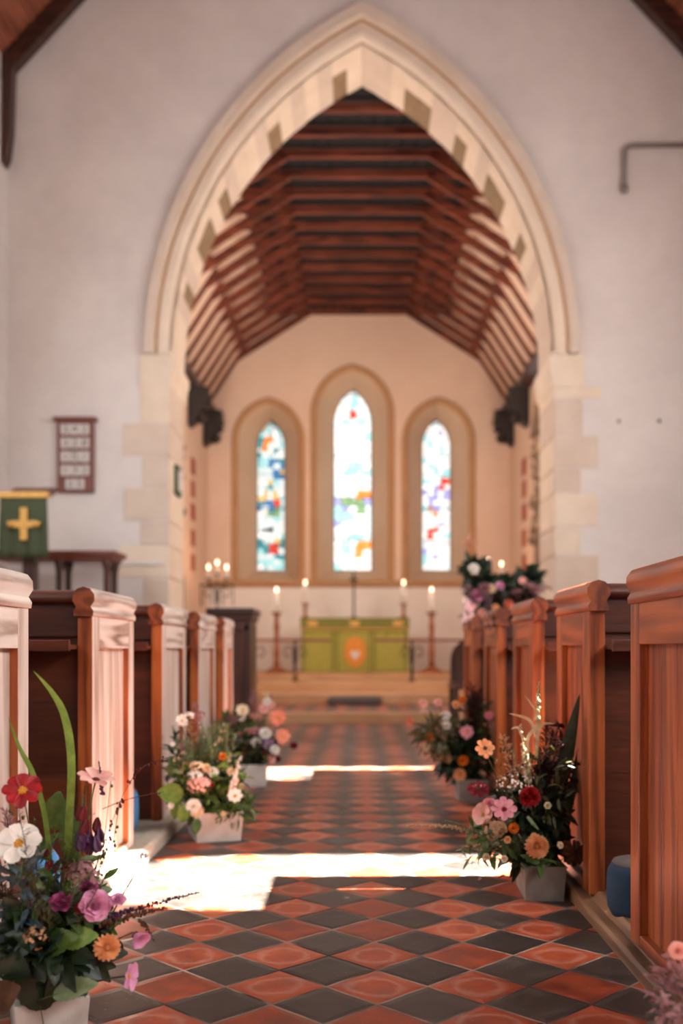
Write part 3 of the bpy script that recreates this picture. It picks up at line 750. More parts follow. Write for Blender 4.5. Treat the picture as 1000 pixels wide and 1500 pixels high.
# reading desk rail behind
t = thing('oak_table', (-2.4, 8.62, 0), 'narrow dark oak table with moulded legs against the white wall beside the lectern', 'table')
D2_ = 8.62
za = P(0, 812, D2_).z
m = MB(); xa_, xb_ = -3.10, P(176, 0, D2_).x
m.box(xa_, xb_, D2_ - .15, D2_ + .25, za - .025, za + .02); m.box(xa_ + .02, xb_ - .03, D2_ - .12, D2_ + .22, za - .06, za - .025); m.build('table_top', boardM, t, bevel=.008)
for px in (91, 160):
    for yy in (D2_ - .08, D2_ + .18):
        p = P(px, 0, D2_); m = MB(); m.lathe((p.x, yy, 0), [(.035, 0), (.035, .1), (.022, .2), (.026, .6), (.03, za - .15), (.042, za - .09), (.05, za - .06)], 12); m.build('leg', darkZ, t)
m = MB(); m.box(-3.1, AX - AH - .05, DA - .03, DA, P(0, 826, DA).z - .012, P(0, 822, DA).z); struct(m.build('trim_15', wallM), 'thin white dado rail on the wall left of the arch')
# conduit
t = thing('wall_pipe', P(915, 275, 9.15), 'grey pipe bent down the wall at the upper right of the arch', 'pipe')
p0, p1, p2 = P(1040, 212, 9.14), P(922, 214, 9.14), P(915, 222, 9.14); p3 = P(914, 274, 9.14)
m = MB(); m.tube([p0, P(930, 213, 9.14), p1, P(917, 217, 9.14), p2, p3], .022, 8); m.build('pipe', greyPaint, t)
m = MB(); m.lathe(p3 + V((0, 0, -.02)), [(.03, -.03), (.035, .03)], 10); m.build('pipe_end', greyPaint, t)
for px, py, wd in ((965, 617, 'dark round fixing on the white wall, farther right of the arch'), (906, 617, 'fainter small round fixing on the white wall, nearer the arch')):
    m = MB(); m.lathe((P(px, py, DA).x, DA - .005, P(px, py, DA).z), [(.014, -.014), (.014, .014)], 8); tag(m.build('wall_fixing', iron if px > 950 else greyPaint), wd, 'fixing')

# ------------------------------------------------------------------ sanctuary
DT = 14.8
ax0, ax1 = P(441, 0, DT).x, P(598, 0, DT).x; az0, az1 = .40, P(0, 905, DT).z
t = thing('altar', ((ax0 + ax1) / 2, DT, .4), 'altar under a green frontal with an orange centre emblem below the middle window', 'altar')
m = MB(); m.box(ax0 + .01, ax1 - .01, DT + .01, DT + .8, az0, az1 - .02); m.build('altar_table', darkX, t)
m = MB(); N_ = 60; vs = []
for j in range(2):
    for i in range(N_ + 1):
        u = i / N_; vs.append((ax0 + (ax1 - ax0) * u, DT - .012 - .008 * math.sin(u * 60) * (1 - j), (az0 + .005, az1 - .03)[j]))
m.add(vs, [(i, i + 1, N_ + 2 + i, N_ + 1 + i) for i in range(N_)], 0, True); m.build('frontal', greenM, t)
m = MB()
for u in (.02, .30, .34, .64, .68, .97): x = ax0 + (ax1 - ax0) * u; m.box(x - .008, x + .008, DT - .030, DT - .018, az0 + .01, az1 - .18)
m.build('orphrey_band', greenD, t)
m = MB(); zc = P(0, 955, DT).z; xc = P(520, 0, DT).x
m.prism([(xc + .17 * math.cos(2 * PI * k / 20) * (1 if k % 2 else .88), zc + .24 * math.sin(2 * PI * k / 20) * (1 if k % 2 else .9)) for k in range(20)], DT - .04, DT - .02); em = m.build('emblem', orangeE, t)
m = MB(); m.prism([(xc - .05, zc + .02), (xc - .07, zc - .03), (xc, zc - .12), (xc + .07, zc - .03), (xc + .05, zc + .02), (xc, zc - .01)], DT - .048, DT - .038); m.build('emblem_centre', cardM, em)
m = MB(); m.box(ax0 - .01, ax1 + .01, DT - .045, DT + .8, az1 - .025, az1); m.box(ax0 - .01, ax1 + .01, DT - .05, DT - .03, az1 - .16, az1 - .01); m.build('superfrontal', greenD, t)
m = MB()
for px in (458, 519, 582): x = P(px, 0, DT).x; m.box(x - .07, x + .07, DT - .058, DT - .048, az1 - .12, az1 - .05)
m.build('gold_motif', gold, t)
m = MB(); m.box(ax0 - .01, ax1 + .01, DT - .062, DT - .050, az1 - .175, az1 - .155); m.build('fringe', gold, t)

def candle(m_wax, m_fl, m_wick, c, r, h):
    m_wax.lathe(c, [(r, 0), (r, h - .004), (r * .8, h)], 12); c = V(c)
    m_wick.tube([c + V((0, 0, h)), c + V((0, 0, h + .015))], .002, 5)
    m_fl.lathe(c + V((0, 0, h + .012)), [(.003, 0), (.014, .012), (.017, .026), (.010, .05), (.002, .07)], 10)
def candle_obj(c, r, h, label, group):
    a_, b_, c_ = MB(), MB(), MB(); candle(a_, b_, c_, c, r, h)
    t = thing('candle', c, label, 'candle', group); a_.build('wax', wax, t); c_.build('wick', inkM, t); b_.build('flame', flameM, t)
    light('candle_glow', 'POINT', V(c) + V((0, 0, h + .05)), 1.6, (1.0, .55, .25), .03)
for px, sd in ((405, 'left'), (632, 'right')):
    p = P(px, 0, 14.4); z1_ = P(0, 897, 14.4).z
    t = thing('candlestick', (p.x, 14.4, .4), 'tall turned wooden floor candlestick standing %s of the altar' % sd, 'candlestick', 'tall floor candlesticks')
    m = MB(); m.lathe((p.x, 14.4, .4), [(.16, 0), (.16, .03), (.10, .06), (.05, .1)], 20); m.build('base', bronze, t)
    m = MB(); m.lathe((p.x, 14.4, .4), [(.045, .1), (.035, .2), (.05, .28), (.035, .36), (.035, .6), (.048, .66), (.03, .74), (.04, z1_ - .43)], 14); m.build('stem', bronze, t)
    m = MB(); m.lathe((p.x, 14.4, z1_), [(.04, -.035), (.085, -.01), (.085, 0)], 16); m.build('drip_pan', brass, t)
    candle_obj((p.x, 14.4, z1_), .042, P(0, 868, 14.4).z - z1_, 'white candle alight on the tall floor candlestick %s of the altar' % sd, 'floor candles')
for px, sd in ((447, 'left'), (591, 'right')):
    p = P(px, 0, 15.2); z1_ = P(0, 884, 15.2).z
    t = thing('candlestick', (p.x, 15.2, az1), 'short brass candlestick on the %s end of the altar' % sd, 'candlestick', 'altar candlesticks')
    m = MB(); m.lathe((p.x, 15.2, az1), [(.08, 0), (.08, .015), (.025, .04), (.03, .1), (.02, z1_ - az1 - .04), (.06, z1_ - az1 - .01), (.06, z1_ - az1)], 16); m.build('stem', brass, t)
    candle_obj((p.x, 15.2, z1_), .042, P(0, 857, 15.2).z - z1_, 'white candle alight on the %s end of the altar' % sd, 'altar candles')
# small cross behind the altar
t = thing('altar_cross', (P(518, 0, 15.35).x, 15.35, az1), 'small dark metal cross standing at the back of the altar', 'cross')
p = P(518, 838, 15.35); m = MB(); m.box(p.x - .015, p.x + .015, 15.34, 15.36, az1 + .03, p.z); m.box(p.x - .06, p.x + .06, 15.34, 15.36, p.z - .14, p.z - .10); m.build('cross', iron, t)
m = MB(); m.lathe((p.x, 15.35, az1), [(.07, 0), (.06, .02), (.02, .04)], 14); m.build('base', iron, t)
# communion rails
for sd, xa_, xb_, px in (('left', 360, 485, 432), ('right', 548, 690, 603)):
    DR = 12.85; x0, x1 = P(xa_, 0, DR).x, P(xb_, 0, DR).x; zt = P(0, 936, DR).z
    t = thing('communion_rail', ((x0 + x1) / 2, DR, .33), 'wooden communion rail on iron posts, %s of the gap before the altar' % sd, 'rail')
    m = MB(); m.prism([(DR - .05, zt - .035), (DR - .05, zt - .01), (DR - .03, zt), (DR + .03, zt), (DR + .05, zt - .01), (DR + .05, zt - .035)], x0, x1, axis='X'); m.build('handrail', boardM, t)
    m = MB(); pp = [P(px, 0, DR).x, x0 + .1 if sd == 'left' else x1 - .1]
    for x in pp:
        m = MB(); m.tube([(x, DR, .33), (x, DR, zt - .03)], .018, 8); m.lathe((x, DR, .33), [(.05, 0), (.04, .02), (.02, .03)], 12); post = m.build('post', iron, t)
        m = MB()
        for q in (-1, 1):
            m.tube([(x + q * .02, DR, zt - .3)] + [(x + q * (.09 - .07 * math.cos(a) * (1 - a / 9)), DR, zt - .18 + .10 * math.sin(a) * (1 - a / 9)) for a in [k * .5 for k in range(13)]], .008, 6)
        m.build('scroll', iron, post)
# kneeler on the step
t = thing('long_kneeler', (0, 11.6, .1), 'long grey kneeler lying at the foot of the sanctuary step', 'kneeler')
a, b = P(480, 0, 11.5), P(560, 0, 11.5); m = MB(); m.box(a.x, b.x, 11.42, 11.6, .102, .20); m.build('cushion', greyW, t, bevel=.03)
# wrought iron candle stands
def stand(cx, y, label, hts):
    t = thing('candle_stand', (cx, y, .4), label, 'candle stand'); zb = P(0, 857, y).z
    m = MB(); m.tube([(cx, y, .42), (cx, y, zb)], .014, 8)
    for k in range(3): a = 2 * PI * k / 3; m.tube([(cx, y, .55), (cx + .1 * math.cos(a), y + .1 * math.sin(a), .5), (cx + .2 * math.cos(a), y + .2 * math.sin(a), .41)], .012, 6)
    m.build('stem', iron, t)
    m = MB(); m.tube([(cx - .25, y, zb), (cx + .25, y, zb)], .012, 6)
    for q in (-1, 1):
        m.tube([(cx + q * .02, y, zb - .25)] + [(cx + q * (.12 - .1 * math.cos(a) * (1 - a / 9)), y, zb - .12 + .1 * math.sin(a) * (1 - a / 9)) for a in [k * .5 for k in range(13)]], .008, 6)
    for q in (-.23, -.08, .08, .23): m.tube([(cx + q, y, zb - .3), (cx + q, y, zb + .02)], .008, 6)
    m.build('scrollwork', iron, t)
    for k, (dx, py) in enumerate(hts):
        m = MB(); zc_ = P(0, py + 4, y).z
        m.tube([(cx + dx * .6, y, zb - .02), (cx + dx, y, zc_ - .16)], .007, 6); m.lathe((cx + dx, y, zc_ - .16), [(.02, -.01), (.045, .0), (.045, .01)], 12); m.build('cup', iron, t)
        candle_obj((cx + dx, y, zc_ - .15), .020, .12, '%s candle on the iron stand %s of the altar' % (('left', 'middle', 'right')[k], 'left' if cx < 0 else 'right'), 'candles on the %s iron stand' % ('left' if cx < 0 else 'right'))
stand(P(318, 0, 14.4).x, 14.4, 'wrought iron candle stand with three lights near the left chancel wall', [(-.125, 828), (0, 821), (.135, 828)])
stand(P(725, 0, 14.4).x, 14.4, 'wrought iron candle stand showing behind the flowers on the right', [(-.09, 818), (.09, 823)])
# processional cross
t = thing('processional_cross', (P(687, 0, 13.6).x, 13.6, .33), 'brown processional cross on a pole rising above the right flowers', 'cross')
p = P(687, 795, 13.6); m = MB(); m.tube([(p.x, 13.6, .33), (p.x, 13.6, p.z)], .014, 8); m.build('pole', bronze, t)
m = MB(); m.box(p.x - .02, p.x + .02, 13.59, 13.61, p.z - .12, p.z + .13); m.box(p.x - .10, p.x + .10, 13.59, 13.61, p.z - .02, p.z + .025); m.build('cross', bronze, t, bevel=.004)
#FLOWERS

# ------------------------------------------------------------------ flowers
RF = random.Random(21)
def basis(n):
    n = V(n).normalized(); a = V((0, 0, 1)) if abs(n.z) < .9 else V((0, 1, 0))
    x = a.cross(n).normalized(); return x, n.cross(x), n
def petal(m, c, u, n, L, W, cup, curl, mi=0, r0=0.0, notch=0.0, cols=2, rows=5, blunt=.62):
    w = n.cross(u); p = V(c) + u * r0; a = cup; vs = []
    for i in range(rows + 1):
        t = i / rows; wid = W * ((.24 + .76 * math.sin(PI / 2 * t / .68)) if t < .68 else (.58 + .42 * math.cos(PI / 2 * (t - .68) / .32)))
        d = u * math.cos(a) + n * math.sin(a); up = n * math.cos(a) - u * math.sin(a)
        for j in range(cols + 1):
            q = (j / cols - .5) * 2
            vs.append(p + w * (wid * .5 * q) + up * (wid * .16 * q * q) + d * ((-notch * L * (1 - abs(q)) - .13 * L * q * q) if i == rows else 0))
        p = p + d * (L / rows); a -= curl / rows
    k = cols + 1
    m.add(vs, [(i * k + j, i * k + j + 1, (i + 1) * k + j + 1, (i + 1) * k + j) for i in range(rows) for j in range(cols)], mi, True)
def leaf(m, c, d, n, L, W, bend=.5, fold=.25, mi=0, rows=6, serr=0.0):
    d = V(d).normalized(); w = d.cross(V(n))
    if w.length < .05: w = d.cross(V((1, 0, 0)))
    w.normalize(); up = w.cross(d).normalized(); p = V(c); vs = []; st = L / rows
    for i in range(rows + 1):
        t = i / rows; wid = W * math.sin(PI * (t * .94 + .03) ** .8) ** .9
        if serr and i % 2: wid *= 1 + serr
        for q in (-1, -.5, 0, .5, 1): vs.append(p + w * (wid * .5 * q) + up * (abs(q) * wid * fold * .5 + (.0 if q in (-1, 0, 1) else wid * .03 * (1 if i % 2 else -1))))
        a = -bend / rows; d2 = d * math.cos(a) + up * math.sin(a); up = (up * math.cos(a) - d * math.sin(a)).normalized(); d = d2.normalized(); p = p + d * st
    m.add(vs, [(i * 5 + j, i * 5 + j + 1, (i + 1) * 5 + j + 1, (i + 1) * 5 + j) for i in range(rows) for j in range(4)], mi, True)
def bez(a, b, sag=0.0, n=7, side=(0, 0, 0)):
    a, b = V(a), V(b); mid = (a + b) / 2 + V(side) + V((0, 0, sag)); return [(a * (1 - t) ** 2 + mid * 2 * t * (1 - t) + b * t * t) for t in [i / n for i in range(n + 1)]]

class Arr:                               # one arrangement: box, foliage, every flower a part
    def __init__(s, loc, label, cat='flower arrangement', group=None):
        s.t = thing('flower_arrangement', loc, label, cat, group); s.loc = V(loc); s.root = V(loc) + V((0, 0, .09))
    def trough(s, w, d, h, rot, taper=.9, mat=None):
        m = MB(); c = s.loc; R_ = Matrix.Rotation(rot, 3, 'Z'); t = .012
        def rect(w_, d_, z): return [c + R_ @ V((x * w_ / 2, y * d_ / 2, z)) for x, y in ((-1, -1), (1, -1), (1, 1), (-1, 1))]
        o0, o1 = rect(w * taper, d * taper, 0.001), rect(w, d, h); i1, i0 = rect(w - 2 * t, d - 2 * t, h), rect(w * taper - 2 * t, d * taper - 2 * t, .02)
        m.add(o0, [(3, 2, 1, 0)]); loft(m, o0, o1); loft(m, o1, i1); loft(m, i1, i0); m.add(i0, [(0, 1, 2, 3)])
        b = m.build('planter_box', mat or boxM, s.t, bevel=.002)
        m = MB(); e = rect(w - 2 * t - .002, d - 2 * t - .002, h - .02); m.add(e, [(0, 1, 2, 3)]); m.build('moss', soil, s.t); s.w, s.d, s.h = w, d, h
        s.root = s.loc + V((0, 0, h - .02))
    def stemfor(s, fl, p, n=None, r=.0016, mat='stem'):
        m = MB(); b = s.root + V((RF.uniform(-.4, .4) * s.w, RF.uniform(-.4, .4) * s.d, 0))
        p = V(p); e = p - V(n or (0, 0, 1)) * .004
        m.tube(bez(b, e, .25 * (e - b).length * .3), r, 5); m.build('stem', LF[mat], fl)
    def fin(s, name, m, mats, c, p, n, center=None, cmat=None, label=None, stem=True, r=.0016):
        f = m.build(name, mats, s.t)
        if label: f['label'] = label
        if center is not None: center.build('flower_centre', cmat, f)
        if stem: s.stemfor(f, p, n, r)
        return f
    def cosmos(s, p, r, col, n=(0, -1, .5), k=8, cup=.25, curl=.35, ccol='yellow', wide=.56, label=None, name='cosmos_flower'):
        x, y, n = basis(n); m = MB(); p = V(p)
        for i in range(k):
            a = 2 * PI * i / k + RF.uniform(-.08, .08); u = x * math.cos(a) + y * math.sin(a)
            petal(m, p, u, n, r * RF.uniform(.92, 1.06), r * wide, cup + RF.uniform(-.12, .12) + (i % 2) * .05, curl, r0=r * .06, notch=.06, cols=4)
        c = MB()
        for i in range(22):
            a = i * 2.4; q = math.sqrt(i / 22) * r * .22; c.ball(p + x * math.cos(a) * q + y * math.sin(a) * q + n * (r * .07 - q * .12), r * .05, n=5, m=3)
        return s.fin(name, m, PT[col], None, p, n, c, PT[ccol], label)
    def dahlia(s, p, r, col, n=(0, -1, .4), layers=7, name='dahlia_flower', label=None, ball=.9):
        r = r * .88; x, y, n = basis(n); m = MB(); p = V(p)
        for l in range(layers):
            t = l / (layers - 1); k = int(17 - 8 * t); e = -.25 + t * 1.55
            for i in range(k):
                a = 2 * PI * (i + .5 * (l % 2)) / k + RF.uniform(-.06, .06); u = x * math.cos(a) + y * math.sin(a)
                d0 = u * math.cos(e) + n * math.sin(e) * ball
                petal(m, p + d0 * r * .30 - n * r * .1, (u - n * .001).normalized(), n, r * .70 * (1 - .22 * t), r * .27 * (1 - .25 * t), e + .35, .15 - t * .8, cols=2, rows=3, blunt=.9)
        c = MB(); c.ball(p + n * r * .1, r * .3, n=10, m=6)
        f = s.fin(name, m, PT[col], None, p, n, c, PT[col], label); return f
    def rose(s, p, r, col, n=(0, -1, .5), name='rose_flower', label=None, open_=1.0, layers=5):
        r = r * .68; x, y, n = basis(n); m = MB(); p = V(p)
        for l in range(layers):
            t = l / (layers - 1); k = 6 - int(t * 2.5); L = r * (1.05 - .5 * t)
            for i in range(k):
                a = 2 * PI * (i + .37 * l) / k + RF.uniform(-.15, .15); u = x * math.cos(a) + y * math.sin(a)
                petal(m, p - n * r * .3, u, n, L * 1.15, r * (1.15 - .5 * t), (.45 + t * .85) / open_ * RF.uniform(.9, 1.1), .75 - t * 1.5, r0=r * .08, cols=4, rows=5, blunt=.85)
        c = MB(); c.ball(p - n * r * .2, r * .22, n=8, m=5)
        f = s.fin(name, m, PT[col], None, p, n, c, PT[col], label)
        sp = MB()
        for i in range(5): a = i * 1.256; petal(sp, p - n * r * .36, x * math.cos(a) + y * math.sin(a), n, r * .6, r * .22, .2, -.2, cols=2, rows=3)
        sp.build('sepals', LF['green'], f); return f
    def cluster(s, p, r, col, n=120, fr=.12, name='flower_cluster', sq=1.0, label=None):
        m = MB(); p = V(p)
        for i in range(n):
            d = V((RF.gauss(0, 1), RF.gauss(0, 1), RF.gauss(0, 1))).normalized(); d.z = abs(d.z) * 1 if RF.random() < .75 else d.z
            q = p + V((d.x, d.y, d.z * sq)) * r * RF.uniform(.75, 1.05); x, y, nn = basis(d)
            for k in range(4):
                a = k * PI / 2 + i; petal(m, q, x * math.cos(a) + y * math.sin(a), nn, r * fr, r * fr, .15, .2, cols=1, rows=2)
        return tag(s.fin(name, m, PT[col], None, p - V((0, 0, r * .5)), (0, 0, 1), label=label), kind='stuff')
    def bells(s, p, col, k=5, sz=.022, name='bell_flower', label=None):
        m = MB(); p = V(p)
        for i in range(k):
            q = p + V((RF.uniform(-1, 1) * sz, RF.uniform(-.8, .8) * sz, RF.uniform(-1.4, .4) * sz)); x, y, n = basis((RF.uniform(-.3, .3), RF.uniform(-.3, .1), -1))
            for j in range(5):
                a = 2 * PI * j / 5; petal(m, q, x * math.cos(a) + y * math.sin(a), n, sz * 1.25, sz * .75, 1.25, -.5, cols=2, rows=4, r0=sz * .08)
        return s.fin(name, m, PT[col], None, p + V((0, 0, sz)), (0, 0, 1), label=label)
    def spike(s, a, b, col, k=26, sz=.006, sag=.03, name='flower_spike', base=None, r=.0012, sub=None, label=None):
        pts = bez(a, b, sag, 12); m = MB(); st = MB(); st.tube(pts, [r * 1.3] * 6 + [r] * 7, 5)
        for i in range(k):
            t = (i + .5) / k; j = min(int(t * 12), 11); q = pts[j].lerp(pts[j + 1], t * 12 - j); z = sz * (1.25 - .8 * t)
            for e in range(3):
                d = V((RF.uniform(-1, 1), RF.uniform(-1, 1), RF.uniform(-.6, 1))).normalized(); m.ball(q + d * z * .9, z * .55, n=5, m=3, sq=(1, 1, 1.3))
        f = m.build(name, PT[col] if col in PT else LF[col], s.t); st.build('stem', LF['twig'] if col not in ('white', 'oat') else PT['oat'], f)
        if label: f['label'] = label
        return f
    def plume(s, p0, p1, col, r=.022, k=150, name='grass_plume', hl=.016):
        pts = bez(p0, p1, .02, 10); m = MB(); st = MB(); st.tube(pts, .001, 4)
        for i in range(k):
            t = .45 + .55 * i / k; j = min(int(t * 10), 9); q = pts[j].lerp(pts[j + 1], t * 10 - j); rr = r * math.sin(PI * min((t - .43) / .57, 1) ** .7 * .96 + .02)
            d = V((RF.uniform(-1, 1), RF.uniform(-1, 1), RF.uniform(.2, 1.2))).normalized(); e = q + d * rr
            leaf(m, q.lerp(e, .5), d, (0, -1, .2), hl * RF.uniform(.6, 1.1), hl * .22, .3, .1, rows=2)
            if i % 3 == 0: m.tube([q, e], .0004, 3, cap=False)
        f = m.build(name, PT[col] if col in PT else LF[col], s.t); st.build('stem', LF['twig'], f); return f
    def blade(s, pts, W, col='bright', name='sword_leaf'):
        pts = [V(p) for p in pts]; m = MB(); n = 16; ps = []
        for i in range(n + 1):                       # smooth through the given points
            t = i / n * (len(pts) - 1); j = min(int(t), len(pts) - 2); f = t - j
            p0, p1, p2, p3 = pts[max(j - 1, 0)], pts[j], pts[j + 1], pts[min(j + 2, len(pts) - 1)]
            ps.append(.5 * ((2 * p1) + (p2 - p0) * f + (2 * p0 - 5 * p1 + 4 * p2 - p3) * f * f + (3 * p1 - p0 - 3 * p2 + p3) * f ** 3))
        vs = []
        for i, p in enumerate(ps):
            d = (ps[min(i + 1, n)] - ps[max(i - 1, 0)]).normalized(); w = d.cross(V((.25, 1, 0))).normalized(); t = i / n
            wid = W * (1 - .25 * (1 - t) ** 2) * (1 - max(0, (t - .45) / .55) ** 1.6) + .0005; up = w.cross(d)
            for q in (-1, 0, 1): vs.append(p + w * wid * .5 * q + up * abs(q) * wid * .12)
        m.add(vs, [(i * 3 + j, i * 3 + j + 1, (i + 1) * 3 + j + 1, (i + 1) * 3 + j) for i in range(n) for j in range(2)], 0, True)
        return m.build(name, LF[col], s.t)
    def bigleaf(s, p, d, n, L, W, col='green', name='broad_leaf', bend=.5, serr=.12):
        m = MB(); leaf(m, p, d, n, L, W, bend, .22, rows=14, serr=serr)
        f = m.build(name, LF.get(col) or PT[col], s.t); v = MB(); d = V(d).normalized(); v.tube([V(p) - d * .03, V(p) + d * L * .1], .0012, 4); v.build('leaf_stalk', LF['stem'], f); return f
    def feather(s, p0, p1, col='sage', k=60, L=.03, name='feathery_sprig', r=.0009):
        pts = bez(p0, p1, .03, 10); m = MB(); m.tube(pts, r, 4)
        for i in range(k):
            t = .2 + .8 * i / k; j = min(int(t * 10), 9); q = pts[j].lerp(pts[j + 1], t * 10 - j); a = RF.uniform(0, 2 * PI)
            d = V((math.cos(a), math.sin(a), RF.uniform(.2, 1))).normalized(); l = L * (1.2 - t * .7) * RF.uniform(.6, 1.1); e = q + d * l
            m.tube([q, q.lerp(e, .5) + V((0, 0, l * .06)), e], [r * .7, r * .5, r * .3], 3, cap=False)
            for _ in range(3): g = q.lerp(e, RF.uniform(.4, .95)); m.tube([g, g + V((RF.uniform(-1, 1), RF.uniform(-1, 1), RF.uniform(0, 1))) * l * .3], r * .35, 3, cap=False)
        return m.build(name, LF.get(col) or PT[col], s.t)
    def foliage(s, c, rad, n, col, L=(.03, .06), wr=.45, name='foliage', up=.25, label=None, low=0.0):
        m = MB(); c = V(c)
        for i in range(n):
            d = V((RF.gauss(0, 1), RF.gauss(0, 1), RF.gauss(up, .9))).normalized(); rr = RF.uniform(.35, 1) ** .6
            q = c + V((d.x * rad[0], d.y * rad[1], d.z * rad[2])) * rr
            if q.z < s.loc.z + low + .03: q.z = s.loc.z + low + RF.uniform(.03, .09)
            l = RF.uniform(*L); dd = (d + V((RF.uniform(-.7, .7), RF.uniform(-.7, .7), RF.uniform(-.7, .6)))).normalized()
            leaf(m, q - dd * l * .5, dd, (RF.uniform(-.5, .5), RF.uniform(-1, .2), RF.uniform(.2, 1)), l, l * wr * RF.uniform(.7, 1.2), RF.uniform(-.2, 1.0), .25, rows=4)
            if i % 3 == 0: m.tube([s.root + (q - s.root) * .15, q.lerp(s.root, .45) + V((0, 0, .02)), q], .0009, 3, cap=False)
        o = m.build(name, LF.get(col) or PT[col], s.t); tag(o, kind='stuff')
        if label: o['label'] = label
        return o
    def twig(s, pts, col='twig', r=.0008, bud=None, nb=0, bs=.003, name='wispy_twig'):
        m = MB(); pts = [V(p) for p in pts]; ps = []
        for j in range(len(pts) - 1):
            for f in (0, .25, .5, .75):
                p0, p1, p2, p3 = pts[max(j - 1, 0)], pts[j], pts[j + 1], pts[min(j + 2, len(pts) - 1)]
                ps.append(.5 * ((2 * p1) + (p2 - p0) * f + (2 * p0 - 5 * p1 + 4 * p2 - p3) * f * f + (3 * p1 - p0 - 3 * p2 + p3) * f ** 3))
        ps.append(pts[-1]); m.tube(ps, [r * (1.2 - .6 * i / len(ps)) for i in range(len(ps))], 4)
        f = m.build(name, LF.get(col) or PT[col], s.t)
        if bud:
            b = MB()
            for i in range(nb):
                t = RF.uniform(.3, 1) * (len(ps) - 1); j = min(int(t), len(ps) - 2); q = ps[j].lerp(ps[j + 1], t - j) + V((RF.uniform(-1, 1), RF.uniform(-1, 1), RF.uniform(-1, 1))) * bs * 1.6
                b.ball(q, bs * RF.uniform(.6, 1.1), n=5, m=4, sq=(1, 1, 1.4))
            tag(b.build('buds', PT.get(bud) or LF[bud], f), kind='stuff')
        return f

# --- near left arrangement (distance about 1.9)
D = 1.90
def Q(x, y, d=0): return P(x, y, D + d)
a = Arr((-.605, 1.95, 0), 'large loose flower arrangement at the lower left corner, with tall sword leaves')
a.trough(.135, .20, .095, .40, mat=boxM)
a.foliage(Q(75, 1380, .0), (.11, .10, .10), 260, 'dark', (.04, .08), .5)
a.foliage(Q(90, 1330, .02), (.12, .10, .15), 90, 'green', (.03, .06), .45)
a.foliage(Q(30, 1330, 0), (.08, .09, .15), 100, 'blue', (.03, .06), .35, label='blue-grey foliage')
a.foliage(Q(60, 1390, .0), (.11, .08, .06), 50, 'olive', (.03, .06), .4)
a.foliage(Q(125, 1380, .0), (.06, .07, .06), 26, 'burgundy', (.03, .055), .55, label='burgundy leaves')
for k in range(24): a.feather(a.root + V((RF.uniform(-.05, .05), RF.uniform(-.08, .0), .02)), Q(RF.uniform(5, 180), RF.uniform(1180, 1360), RF.uniform(-.12, .06)), RF.choice(['green', 'sage', 'olive', 'twig']), 50, .03)
a.blade([Q(98, 1330, .02), Q(99, 1230, .02), Q(104, 1120, .0), Q(94, 1050, .0), Q(74, 1012, .0), Q(49, 983, -.01)], .0185, 'bright')
a.blade([Q(75, 1300, .03), Q(66, 1200, .03), Q(48, 1135, .02), Q(28, 1095, .02), Q(12, 1050, .02)], .013, 'bright')
a.bigleaf(Q(80, 1215, .05), (.1, -.2, 1), (0, -1, .1), .075, .05, 'green')
a.bigleaf(Q(100, 1250, .06), (.25, -.1, 1), (0, -1, .1), .08, .05, 'green')
a.bigleaf(Q(62, 1390, -.06), (.9, -.4, .5), (0, -.9, .6), .075, .05, 'green')
a.bigleaf(Q(95, 1380, -.05), (.8, -.4, .35), (-.3, -.9, .6), .07, .042, 'bright')
a.bigleaf(Q(78, 1458, -.08), (1, -.1, .35), (-.2, -.8, .9), .085, .045, 'sage', bend=.2)
a.bigleaf(Q(60, 1480, -.06), (-.1, -.2, 1), (0, -1, .3), .09, .07, 'dark')
a.bigleaf(Q(20, 1440, -.08), (.1, -.3, 1), (0, -1, .3), .06, .06, 'dark')
a.bigleaf(Q(-5, 1470, -.1), (.5, -.5, .5), (-.2, -1, .4), .07, .06, 'brown', serr=0)
a.cosmos(Q(33, 1158, -.05), .037, 'red', (.25, -1, .75), 8, .12, .25, wide=.62, label='red flower with a yellow centre')
a.cosmos(Q(28, 1236, -.08), .043, 'white', (.15, -1, .9), 7, .25, .4, wide=.74, label='white flower with a yellow centre')
a.cosmos(Q(140, 1143, -.02), .036, 'blush', (.25, -.35, 1), 8, .35, .3, ccol='crimson', label='pale pink flower seen from the side')
a.bells(Q(122, 1180, -.03), 'crimson', 4, .024); a.bells(Q(127, 1205, -.03), 'plum', 7, .026); a.bells(Q(75, 1245, 0), 'crimson', 3, .014)
a.rose(Q(140, 1326, -.06), .036, 'rose', (.5, -1, .35)); a.rose(Q(172, 1318, -.05), .020, 'rose', (.1, -.7, 1), open_=.8, layers=4)
a.rose(Q(90, 1320, -.04), .028, 'magenta', (.1, -.6, .8), layers=4); a.rose(Q(130, 1300, -.02), .024, 'magenta', (.3, -.6, .8), layers=4)
a.cosmos(Q(197, 1368, -.04), .030, 'rose', (.7, -.5, -.5), 6, .9, .1, wide=.8, ccol='plum', label='drooping pink flower')
a.cosmos(Q(188, 1430, -.06), .027, 'rose', (1, -.35, .05), 7, .3, .2, wide=.7, label='pink flower turned sideways')
a.dahlia(Q(157, 1388, -.06), .030, 'peach', (.4, -1, .2), 8)
a.cluster(Q(122, 1285, -.02), .032, 'mauve', 110, .16); a.cluster(Q(52, 1375, -.09), .024, 'tan', 70, .16)
a.cluster(Q(95, 1275, 0), .02, 'crimson', 40, .2); a.dahlia(Q(118, 1330, -.05), .014, 'red', (.3, -1, .6), 5)
for (x, y, c, r) in ((8, 1190, 'mauve', .022), (18, 1215, 'brown', .02), (60, 1330, 'brown', .024), (-6, 1290, 'brown', .026), (48, 1380, 'tan', .022), (30, 1290, 'mauve', .018)):
    a.plume(a.root + V((0, -.02, 0)), Q(x, y, RF.uniform(-.06, .04)), c, r, 170)
